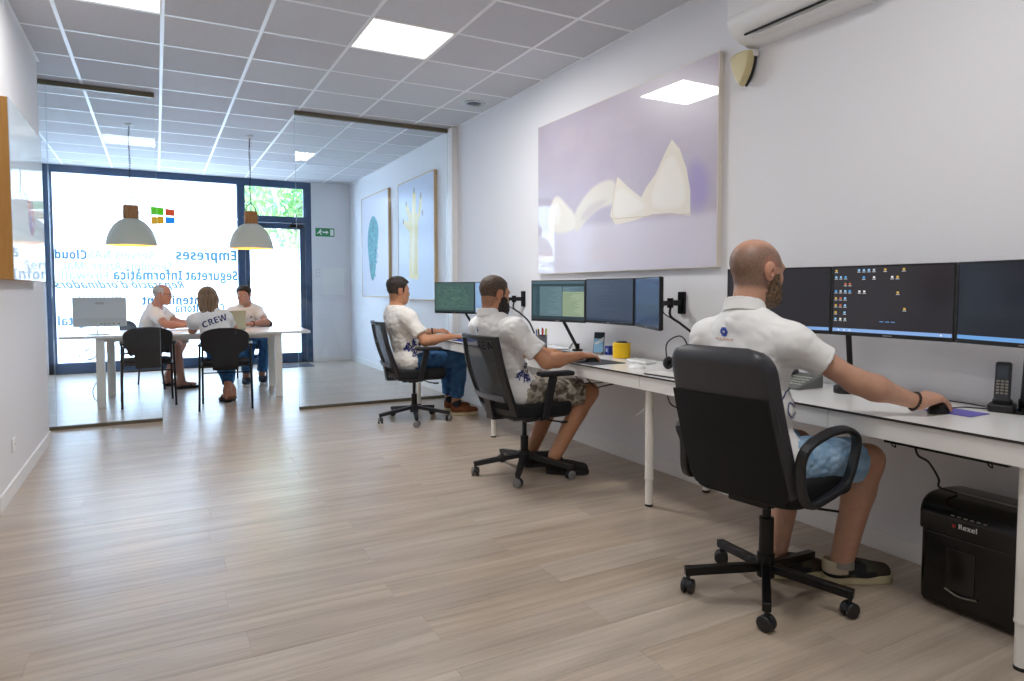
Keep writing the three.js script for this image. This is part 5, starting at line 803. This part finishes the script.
  if (S.collar) { const a = nc.clone().addScaledVector(up, -0.045), b = nc.clone().addScaledVector(up, 0.035).addScaledVector(fw, 0.008), C0 = cone(a, b, 0.085 * k, 0.069 * k), ub = b.dot(nn) - 0.006, f = (x, y, z) => { const q = C0.f(x, y, z), h = x * nn.x + y * nn.y + z * nn.z; return Math.max(Math.abs(q) - 0.0045, h - ub, ub - 0.052 - h, S.collar === 'open' ? -Math.max(0, 0) + ((x - nc.x) * fw.x + (y - nc.y) * fw.y + (z - nc.z) * fw.z - 0.066) : -1); }; mesh('collar', sh(netMesh(f, boundsOf([C0], 0.02), 0.005, () => sc)), M.cloth, t); }
  // trousers or shorts
  const L = S.legs, lp = [ell(J.pelvis.clone().addScaledVector(hf, 0.0), hf, V(0, 1, 0), hr, 0.136 * k, 0.112 * k, 0.186 * k)];
  for (const q of ['R', 'L']) { const h = J['hip' + q], n = J['kn' + q], a = J['an' + q]; if (L.long) { lp.push(cone(h, n, 0.096 * k, 0.08 * k), cutCone(n, a, 0.079 * k, (L.ankle || 0.062) * k, L.cut || 0.9)); } else lp.push(cutCone(h, n, 0.1 * k, (L.knee || 0.085) * k, L.cut || 0.86)); }
  const lf = FOLD(0.006, 11, 3 + (S.seed || 0)), lb = blend(lp, 0.045), legs = (x, y, z) => Math.max(lb(x, y, z) + lf(x, y, z), y - J.pelvis.y - 0.085);
  mesh(L.name || 'trousers', sh(netMesh(legs, boundsOf(lp, 0.03), S.clothCell || 0.010, L.paint)), M.cloth, t);
  for (const q of ['R', 'L']) if (S['shoe' + q]) { shoe(t, S['shoe' + q][0], S['shoe' + q][1], S.shoeStyle); if (S.sock) { const a = J['an' + q]; mesh('sock', sh(rod(V(a.x, 0.075, a.z), a.clone().lerp(J['kn' + q], S.sock.len || 0.06), 0.045, 0.042, 20)), std({ color: S.sock.col, roughness: 0.9 }), t); } }
  return { t, H, shirt, sh, up, rt, fw, J };
}
M.eyeWhite = std({ color: '#e6ddd4', roughness: 0.2 }); M.iris = std({ color: '#241a14', roughness: 0.15 });
const flat = [[0.15, 0.2, 0.15]], grip = [[0.45, 0.55, 0.3], [0.5, 0.6, 0.3], [0.55, 0.65, 0.35], [0.6, 0.7, 0.35]], relaxed = [[0.35, 0.45, 0.25], [0.4, 0.5, 0.3], [0.45, 0.55, 0.3], [0.5, 0.6, 0.3]];
const denim = (a, b, sc = 60) => { const p = lin(a), q = lin(b); return (x, y, z) => mixc(p, q, clamp(0.5 + noise3(x * 12, y * 12, z * 12) * 0.5 + noise3(x * sc, y * sc, z * sc) * 0.25)); };
const hairLine = (a, b, c) => { const g = a < -0.05 ? -0.082 : a < -0.005 ? lerp(-0.082, 0.0, (a + 0.05) / 0.045) : a < 0.03 ? (a > 0.012 && a < 0.034 ? -0.012 : 0.03) : a < 0.06 ? lerp(0.03, 0.066, (a - 0.03) / 0.03) : 0.072; return b - g; };
const fadePaint = (skin, hair) => { const s = lin(skin), h = lin(hair); return (a, b, c, x, y, z) => a > 0.035 || Math.abs(c) > 0.078 ? null : mixc(s, h, clamp(sstep(-0.035, 0.004, hairLine(a, b, c)) * (0.45 + 0.4 * noise3(x * 240, y * 240, z * 240)))); };
// ---- nearest man: shaved head, beard, white polo, pale denim shorts
{
  const skin = '#c4957c', stub = lin('#4a3f38'), s0 = lin(skin);
  const p1 = person({ label: 'man in white polo and pale denim shorts seated nearest the camera', seed: 1, skin, cell: 0.010, headCell: 0.0036, handCell: 0.0032, clothCell: 0.0085,
    j: { pelvis: V(2.07, 0.555, -1.815), neck: V(2.03, 1.108, -1.86), head: V(2.085, 1.276, -1.852), shR: V(2.085, 1.012, -1.685), shL: V(2.015, 1.012, -2.03), elR: V(2.275, 0.868, -1.545), wrR: V(2.472, 0.792, -1.437), elL: V(2.06, 0.79, -2.12), wrL: V(2.24, 0.665, -1.99), hipR: V(2.10, 0.55, -1.715), hipL: V(2.08, 0.55, -1.915), knR: V(2.515, 0.525, -1.652), knL: V(2.47, 0.53, -1.95), anR: V(2.455, 0.11, -1.712), anL: V(2.285, 0.11, -1.90) },
    face: V(0.97, -0.1, 0.08), crown: V(0.1, 1, 0), headSize: 1.07, collar: true, neckCut: 0.028, hem: -0.10, sleeve: 0.52, sleeveR: [0.062, 0.067], fold: 0.003,
    headPaint: (a, b, c, x, y, z) => { const side = sstep(0.12, 0.075, b + Math.abs(a + 0.02) * 0.25) * sstep(-0.075, -0.045, b) * sstep(0.075, 0.045, a) * (Math.abs(c) > 0.078 ? 0 : 1), crown = sstep(0.04, 0.09, Math.hypot(a + 0.01, c) + (0.115 - b) * 0.9), g = 0.5 + 0.5 * noise3(x * 260, y * 260, z * 260); const low = b < 0.02 && a > -0.005 ? 0.25 : 1; return mixc(s0, stub, clamp(side * crown * low * (0.48 + 0.34 * g))); },
    beard: { th: (a, b) => 0.003 + 0.005 * sstep(-0.05, -0.1, b), region: (a, b, c) => Math.min(-0.012 - b + (Math.abs(c) > 0.05 ? 0.01 : 0) - (a > 0.07 ? 0.028 : 0), a + 0.002 + (b < -0.05 ? 0.012 : 0), 0.13 + b), col: ['#7b6145', '#4d3a2a'] }, brows: '#5d4430',
    handSize: 1.1, handR: { d: V(0.98, 0.14, 0.03), n: V(-0.14, 1, 0.1), curl: [[0.4, 0.4, 0.25], [0.42, 0.42, 0.25], [0.46, 0.45, 0.25], [0.5, 0.45, 0.25]], thumb: 0.4 }, handL: { d: V(1, -0.25, 0.2), n: V(0.2, 1, 0), curl: relaxed },
    legs: { name: 'shorts', cut: 0.80, knee: 0.088, paint: denim('#a9c6dd', '#7ba3c6') },
    shoeR: [V(2.405, 0, -1.758), V(2.672, 0, -1.636)], shoeL: [V(2.235, 0, -1.912), V(2.468, 0, -1.795)], sock: { col: '#9c968c', len: 0.05 },
    shoeStyle: { sole: std({ color: '#d8cfa6', roughness: 0.6 }), paint: (x, y, z) => x < 0.075 && y > 0.05 ? lin('#cdbfa4') : x > 0.2 ? lin('#4a4034') : noise3(x * 20, y * 20, 3) > 0.25 ? lin('#4b4a3c') : lin('#26272a'), laces: std({ color: '#5b594e', roughness: 0.8 }) } });
  // emblem between the shoulders and looped line on the side of the polo
  const back = p1.fw.clone(), X = p1.rt.clone(), o = V(2.035, 1.052, -1.892).addScaledVector(back, -0.4);
  const knot = []; for (let i = 0; i < 3; i++) { const a = i * 1.05; knot.push(stroke(Array.from({ length: 14 }, (_, q) => { const w = q / 13 * 6.2832, u = 0.017 * Math.cos(w), v = 0.0085 * Math.sin(w); return [u * Math.cos(a) - v * Math.sin(a), u * Math.sin(a) + v * Math.cos(a)]; }), 0.0045)); }
  const blue = std({ color: '#1e43a8', roughness: 0.8 });
  mesh('emblem', knot.map(g => wrapPrint(p1.shirt, g, o, X, p1.up, back)).filter(Boolean).map(p1.sh), blue, p1.t);
  mesh('emblem_text', [-0.045, -0.026, -0.004, 0.012, 0.03].map(x => wrapPrint(p1.shirt, stroke([[x, -0.030], [x + 0.006, -0.027], [x + 0.014, -0.031]], 0.006), o, X, p1.up, back, 0.0015)).filter(Boolean).map(p1.sh), std({ color: '#e2b9a6', roughness: 0.8 }), p1.t);
  const side = p1.rt.clone().multiplyScalar(-1), so = V(2.085, 0.775, -1.70).addScaledVector(side, -0.35), SX = p1.fw.clone();
  mesh('line_print', [[[-0.05, 0.02], [-0.02, 0.05], [0.02, 0.065]], [[0.02, -0.01], [-0.015, 0.012], [-0.03, -0.02], [-0.005, -0.045], [0.02, -0.03], [0.03, -0.06]], [[0.02, 0.0], [0.05, 0.01], [0.06, -0.02]]].map(q => wrapPrint(p1.shirt, stroke(q, 0.005), so, SX, V(0, 1, 0), side)).filter(Boolean).map(p1.sh), M.print, p1.t);
  const w = p1.J.wrR, dd = w.clone().sub(p1.J.elR).normalize(), beads = [], qa = V(0, 1, 0).cross(dd).normalize(), qb = dd.clone().cross(qa); for (let i = 0; i < 20; i++) { const a = i / 20 * 6.2832, p = w.clone().addScaledVector(dd, -0.012).addScaledVector(qa, 0.033 * Math.cos(a)).addScaledVector(qb, 0.033 * Math.sin(a)); beads.push(sph(0.0052, p.x, p.y, p.z, 8)); }
  mesh('bracelet', p1.sh(join(beads)), std({ color: '#2a1a10', roughness: 0.35 }), p1.t);
}
const scribble = (P, o, X, Y, dir, seed, n = 7, w = 0.006, R0 = 0.06) => { const R = rng(seed), out = []; for (let i = 0; i < n; i++) { const cx = (R() - 0.5) * R0 * 2, cy = (R() - 0.5) * R0 * 2.4, pts = []; for (let k = 0; k < 5; k++) pts.push([cx + (R() - 0.5) * 0.06, cy + (R() - 0.5) * 0.06]); const g = wrapPrint(P.shirt, stroke(pts, w), o, X, Y, dir); if (g) out.push(P.sh(g)); } return out; };
// ---- second man: cropped hair, dark beard, white polo, camouflage shorts
{
  const skin = '#c18a68', s0 = lin(skin), camo = ['#b5ad9f', '#7c7468', '#94897a', '#5f574d'].map(lin);
  const p2 = person({ label: 'bearded man in white polo and camouflage shorts at the middle desk', seed: 5, skin, cell: 0.012, headCell: 0.0045, handCell: 0.004, clothCell: 0.010,
    j: { pelvis: V(2.045, 0.55, -3.775), neck: V(1.875, 1.035, -3.80), head: V(1.905, 1.178, -3.79), shR: V(1.945, 0.962, -3.605), shL: V(1.90, 0.962, -3.985), elR: V(2.11, 0.765, -3.485), wrR: V(2.385, 0.785, -3.525), elL: V(2.08, 0.755, -4.06), wrL: V(2.36, 0.785, -3.95), hipR: V(2.07, 0.545, -3.675), hipL: V(2.07, 0.545, -3.875), knR: V(2.545, 0.525, -3.648), knL: V(2.47, 0.51, -3.92), anR: V(2.29, 0.115, -3.68), anL: V(2.24, 0.115, -3.90) },
    face: V(0.97, -0.16, -0.12), headSize: 0.97, collar: true, neckCut: 0.028, hem: -0.09, sleeve: 0.72, sleeveR: [0.068, 0.072], fold: 0.006,
    headPaint: fadePaint('#c18a68', '#4a3a2c'), hair: { th: (a, b) => 0.003 + 0.003 * sstep(0.0, 0.08, b), region: hairLine, col: ['#5a4736', '#3c2f25'], cell: 0.0045, amp: 0.0012 },
    beard: { th: (a, b) => 0.005 + 0.013 * sstep(-0.04, -0.1, b), region: (a, b, c) => Math.min(-0.008 - b - (a > 0.07 ? 0.028 : 0), a - 0.002 + (b < -0.05 ? 0.012 : 0), 0.14 + b), col: ['#2a1f18', '#1b1410'] }, brows: '#2a1f18',
    handR: { d: V(0.98, -0.04, 0.02), n: V(0.05, 1, 0.1), curl: [[0.3, 0.5, 0.3]], thumb: 0.4 }, handL: { d: V(0.98, -0.06, 0.1), n: V(0.05, 1, 0), curl: [[0.2, 0.5, 0.3]] },
    legs: { name: 'shorts', cut: 0.84, knee: 0.092, paint: (x, y, z) => { const a = noise3(x * 14, y * 14, z * 14), b = noise3(x * 19 + 5, y * 19, z * 19); return a > 0.35 ? camo[3] : b > 0.3 ? camo[1] : a < -0.4 ? camo[2] : camo[0]; } },
    shoeR: [V(2.235, 0, -3.70), V(2.475, 0, -3.545)], shoeL: [V(2.185, 0, -3.905), V(2.455, 0, -3.82)],
    shoeStyle: { sole: std({ color: '#1c1b1a', roughness: 0.7 }), col: lin('#201c1a'), laces: std({ color: '#141211', roughness: 0.8 }) } });
  const back = p2.fw.clone(), X = p2.rt.clone();
  mesh('lettering', p2.sh(wrapPrint(p2.shirt, textGeo('CREW', 0.055, 0).translate(-0.11, 0, 0), V(1.93, 0.868, -3.79).addScaledVector(back, -0.4), X, p2.up, back)), M.print, p2.t);
  mesh('emblem', p2.sh(wrapPrint(p2.shirt, new THREE.CircleGeometry(0.014, 20).scale(0.8, 1.2, 1), V(1.88, 0.985, -3.835).addScaledVector(back, -0.4), X, p2.up, back)), std({ color: '#1e43a8', roughness: 0.8 }), p2.t);
  const side = p2.rt.clone().multiplyScalar(-1);
  mesh('line_print', scribble(p2, V(2.02, 0.66, -3.6).addScaledVector(side, -0.35), p2.fw, V(0, 1, 0), side, 4, 9, 0.006, 0.05), M.print, p2.t);
}
// ---- third man: dark hair, white T-shirt, jeans, brown shoes
{
  const p3 = person({ label: 'dark haired man in white T-shirt and jeans at the farthest desk', seed: 9, skin: '#bd8664', cell: 0.014, headCell: 0.0055, handCell: 0.005, clothCell: 0.012,
    j: { pelvis: V(2.04, 0.55, -5.83), neck: V(1.925, 1.05, -5.86), head: V(1.955, 1.197, -5.85), shR: V(1.985, 0.962, -5.665), shL: V(1.945, 0.965, -6.035), elR: V(2.10, 0.75, -5.56), wrR: V(2.35, 0.785, -5.55), elL: V(2.17, 0.78, -6.10), wrL: V(2.37, 0.805, -6.02), hipR: V(2.07, 0.55, -5.73), hipL: V(2.07, 0.55, -5.93), knR: V(2.52, 0.57, -5.745), knL: V(2.48, 0.57, -5.98), anR: V(2.52, 0.12, -5.845), anL: V(2.56, 0.12, -6.10) },
    face: V(1, -0.06, -0.05), headSize: 0.95, neckCut: 0.012, hem: -0.10, sleeve: 0.74, sleeveR: [0.066, 0.072], fold: 0.006, shirt: '#ebe6df', headPaint: fadePaint('#bd8664', '#2e241c'),
    hair: { th: (a, b) => 0.006 + 0.016 * sstep(0.02, 0.09, b), region: hairLine, col: ['#33271e', '#1f1712'], cell: 0.005, amp: 0.004 }, brows: '#2a1f18',
    handR: { d: V(0.98, -0.06, 0.0), n: V(0.05, 1, 0.1), curl: [[0.25, 0.4, 0.3]] }, handL: { d: V(0.9, 0.1, 0.3), n: V(-0.1, 1, -0.2), curl: grip, thumb: 0.8 },
    legs: { long: true, name: 'jeans', cut: 0.86, ankle: 0.066, paint: denim('#3b6a99', '#234a76') },
    shoeR: [V(2.475, 0, -5.86), V(2.735, 0, -5.79)], shoeL: [V(2.51, 0, -6.11), V(2.775, 0, -6.06)], sock: { col: '#262a38', len: 0.14 },
    shoeStyle: { sole: std({ color: '#d9c9a0', roughness: 0.6 }), col: lin('#7a4526'), laces: std({ color: '#5a331c', roughness: 0.8 }) } });
  const side = p3.rt.clone().multiplyScalar(-1);
  mesh('line_print', scribble(p3, V(2.03, 0.68, -5.65).addScaledVector(side, -0.35), p3.fw, V(0, 1, 0), side, 8, 11, 0.009, 0.055), M.print, p3.t);
  const w = p3.J.wrL, d = w.clone().sub(p3.J.elL).normalize(); mesh('watch', p3.sh(new THREE.TorusGeometry(0.031, 0.007, 8, 24).applyQuaternion(new THREE.Quaternion().setFromUnitVectors(V(0, 0, 1), d)).translate(w.x - d.x * 0.02, w.y - d.y * 0.02, w.z - d.z * 0.02)), M.black, p3.t);
}
// ---- at the meeting table
{
  const g0 = lin('#c98a6c');
  const m1 = person({ label: 'grey haired man in glasses leaning across the meeting table', seed: 13, skin: '#b98570', cell: 0.015, headCell: 0.006, handCell: 0.006, clothCell: 0.013, belly: 0.03, bare: true,
    j: { pelvis: V(-0.17, 0.555, -9.30), neck: V(-0.005, 1.01, -9.14), head: V(0.065, 1.155, -9.09), shR: V(-0.02, 0.925, -8.96), shL: V(0.05, 0.93, -9.32), elR: V(0.09, 0.80, -8.80), wrR: V(0.32, 0.785, -8.72), elL: V(0.24, 0.80, -9.20), wrL: V(0.38, 0.785, -8.98), hipR: V(-0.15, 0.55, -9.20), hipL: V(-0.12, 0.55, -9.39), knR: V(0.20, 0.53, -8.98), knL: V(0.26, 0.53, -9.30), anR: V(0.24, 0.12, -9.00), anL: V(0.1, 0.12, -9.35) },
    face: V(0.9, -0.16, 0.3), headSize: 0.97, neckCut: 0.012, hem: -0.04, sleeve: 0.62, fold: 0.006,
    hair: { th: 0.009, region: (a, b, c) => Math.min(hairLine(a, b, c), 0.082 - b - 0.35 * Math.max(a, -0.08), 0.03 - a), col: ['#b9bcc2', '#8f939c'], cell: 0.006 }, brows: '#8f8378',
    handR: { d: V(0.97, -0.05, 0.25), n: V(0, 1, 0), curl: relaxed }, handL: { d: V(0.6, 0, 0.8), n: V(0, 1, 0), curl: relaxed },
    legs: { name: 'shorts', cut: 0.9, knee: 0.09, paint: denim('#2c2e34', '#1d1f24') },
    shoeR: [V(0.175, 0, -8.985), V(0.44, 0, -9.055)], shoeL: [V(0.05, 0, -9.36), V(0.32, 0, -9.40)], shoeStyle: { sandal: true, sole: M.rubber, upper: std({ color: '#3a3430', roughness: 0.8 }) } });
  const H = m1.H, gl = []; for (const e of [0.031, -0.031]) { const c = H.L(0.102, 0.006, e); gl.push(new THREE.TorusGeometry(0.021, 0.0028, 6, 20).scale(1, 0.8, 1).applyQuaternion(new THREE.Quaternion().setFromUnitVectors(V(0, 0, 1), H.f)).translate(c.x, c.y, c.z)); gl.push(rod(H.L(0.10, 0.012, Math.sign(e) * 0.053), H.L(0.0, 0.016, Math.sign(e) * 0.083), 0.0025)); } gl.push(rod(H.L(0.104, 0.01, 0.012), H.L(0.104, 0.01, -0.012), 0.0025));
  mesh('glasses', gl.map(g => m1.sh(g)), std({ color: '#3b2a26', roughness: 0.4 }), m1.t);
  const w = person({ label: 'woman with shoulder-length brown hair in white CREW T-shirt, seen from behind', seed: 17, skin: '#c98e70', size: 0.88, cell: 0.015, headCell: 0.006, handCell: 0.006, clothCell: 0.012, hairPad: 0.12, bare: true,
    j: { pelvis: V(0.615, 0.555, -7.50), neck: V(0.49, 0.985, -7.62), head: V(0.468, 1.115, -7.655), shR: V(0.635, 0.915, -7.60), shL: V(0.335, 0.895, -7.60), elR: V(0.735, 0.785, -7.78), wrR: V(0.74, 0.775, -8.0), elL: V(0.325, 0.785, -7.72), wrL: V(0.335, 0.845, -7.93), hipR: V(0.70, 0.55, -7.50), hipL: V(0.53, 0.55, -7.50), knR: V(0.72, 0.53, -7.93), knL: V(0.55, 0.53, -7.93), anR: V(0.645, 0.125, -7.70), anL: V(0.70, 0.125, -7.78) },
    face: V(-0.25, -0.2, -0.95), headSize: 0.93, neckCut: 0.012, hem: 0.03, sleeve: 0.6, sleeveR: [0.066, 0.072], fold: 0.006,
    hair: { th: (a, b, c) => 0.014 + 0.006 * sstep(0.0, 0.08, b), region: (a, b, c) => Math.min(b + 0.05 - (a > 0.02 ? (a - 0.02) * 3 : 0), 1), col: ['#8a6f57', '#5e4736'], cell: 0.006, amp: 0.003 },
    handR: { d: V(0, 0, -1), n: V(0, 1, 0), curl: relaxed }, handL: { d: V(0.15, 0.1, -0.95), n: V(-0.3, 0.9, 0), curl: grip, thumb: 0.8 },
    legs: { long: true, name: 'jeans', cut: 0.8, ankle: 0.066, paint: denim('#3f78ab', '#24527f') },
    shoeR: [V(0.665, 0, -7.66), V(0.60, 0, -7.90)], shoeL: [V(0.715, 0, -7.74), V(0.65, 0, -7.97)], shoeStyle: { sandal: true, sole: M.rubber, upper: std({ color: '#8a5a3a', roughness: 0.8 }) } });
  // long hair falling to the shoulders
  { const h = w.H, P = [ell(h.L(-0.035, 0.0, 0), h.f, h.u, h.r, 0.082, 0.10, 0.092), cone(h.L(-0.06, -0.02, 0.045), h.L(-0.06, -0.135, 0.055), 0.045, 0.03), cone(h.L(-0.07, -0.02, 0), h.L(-0.085, -0.15, 0.0), 0.05, 0.034), cone(h.L(-0.06, -0.02, -0.045), h.L(-0.055, -0.15, -0.06), 0.045, 0.028), cone(h.L(0.0, 0.0, -0.07), h.L(0.0, -0.12, -0.075), 0.028, 0.02), cone(h.L(0.0, 0.0, 0.07), h.L(0.0, -0.11, 0.075), 0.028, 0.02)], f = blend(P, 0.04), q = (x, y, z) => { const [a, b, c] = h.toL(x, y, z); return Math.max(f(x, y, z) + 0.004 * Math.sin(Math.atan2(c, -a - 0.02) * 22) + 0.003 * noise3(x * 60, y * 12, z * 60), a - 0.045); }; const c0 = lin('#8a6f57'), c1 = lin('#5b4433'), c2 = lin('#a58a6c'); mesh('hair_length', w.sh(netMesh(q, boundsOf(P, 0.02), 0.006, (x, y, z) => { const [a, b, c] = h.toL(x, y, z), n = noise3(Math.atan2(c, -a) * 14, y * 4, 2); return n > 0.2 ? mixc(c0, c2, (n - 0.2) * 1.2) : mixc(c0, c1, clamp(-n + 0.2)); })), M.hair, w.t); }
  { const dir = w.fw.clone(), X = w.rt.clone(), T = textGeo('CREW', 0.066, 0); T.computeBoundingBox(); const cx = (T.boundingBox.max.x + T.boundingBox.min.x) / 2; T.translate(-cx, 0, 0); mesh('lettering', w.sh(wrapPrint(w.shirt, T, V(0.535, 0.83, -7.6).addScaledVector(dir, -0.45), X.clone().applyAxisAngle(dir, 0).addScaledVector(w.up, 0.28).normalize(), w.up, dir, 0.003)), M.print, w.t); }
  const p = thing('pen', 'dark pen held in the woman\'s left hand', 'pen', [0.345, 0.80, -7.985]); mesh('barrel', rod(V(0.03, -0.02, -0.02), V(-0.055, 0.105, 0.02), 0.0045), M.black, p); mesh('tip', rod(V(0.03, -0.02, -0.02), V(0.036, -0.03, -0.023), 0.004, 0.001), M.steel, p);
  const m3 = person({ label: 'dark haired man in white polo facing us across the meeting table', seed: 21, skin: '#b3836c', cell: 0.015, headCell: 0.0055, handCell: 0.006, clothCell: 0.012,
    j: { pelvis: V(1.07, 0.555, -9.36), neck: V(1.015, 1.01, -9.22), head: V(0.992, 1.135, -9.16), shR: V(0.845, 0.915, -9.18), shL: V(1.16, 0.925, -9.25), elR: V(0.83, 0.80, -8.98), wrR: V(0.86, 0.785, -8.72), elL: V(1.235, 0.79, -8.98), wrL: V(1.03, 0.785, -8.80), hipR: V(0.99, 0.55, -9.34), hipL: V(1.16, 0.55, -9.38), knR: V(1.02, 0.54, -8.92), knL: V(1.22, 0.54, -8.98), anR: V(0.98, 0.12, -8.98), anL: V(1.18, 0.12, -9.08) },
    face: V(-0.5, -0.12, 0.85), headSize: 0.95, collar: 'open', neckCut: 0.02, hem: -0.04, sleeve: 0.66, fold: 0.005,
    hair: { th: (a, b) => 0.007 + 0.017 * sstep(0.02, 0.09, b), region: hairLine, col: ['#33281f', '#221913'], cell: 0.005, amp: 0.003 }, brows: '#2a1f18',
    handR: { d: V(0.1, 0, 0.95), n: V(0, 1, 0), curl: relaxed }, handL: { d: V(-0.95, 0, 0.3), n: V(0, 1, 0), curl: relaxed },
    legs: { long: true, name: 'jeans', cut: 0.9, paint: denim('#3f72a4', '#24527f') },
    shoeR: [V(0.985, 0, -9.02), V(0.95, 0, -8.76)], shoeL: [V(1.19, 0, -9.12), V(1.17, 0, -8.86)], shoeStyle: { sole: std({ color: '#cfcabd', roughness: 0.7 }), col: lin('#3a3f4c') } });
  const q = m3.J.wrL, d = q.clone().sub(m3.J.elL).normalize(); mesh('watch', m3.sh(new THREE.TorusGeometry(0.031, 0.008, 8, 24).applyQuaternion(new THREE.Quaternion().setFromUnitVectors(V(0, 0, 1), d)).translate(q.x - d.x * 0.02, q.y - d.y * 0.02, q.z - d.z * 0.02)), M.black, m3.t);
  const dir = m3.fw.clone().multiplyScalar(-1); mesh('emblem', m3.sh(wrapPrint(m3.shirt, new THREE.CircleGeometry(0.012, 16), V(1.06, 0.87, -9.2).addScaledVector(dir, -0.4), m3.rt.clone().multiplyScalar(-1), m3.up, dir)), M.print, m3.t);
}
renderer.render(scene, camera);
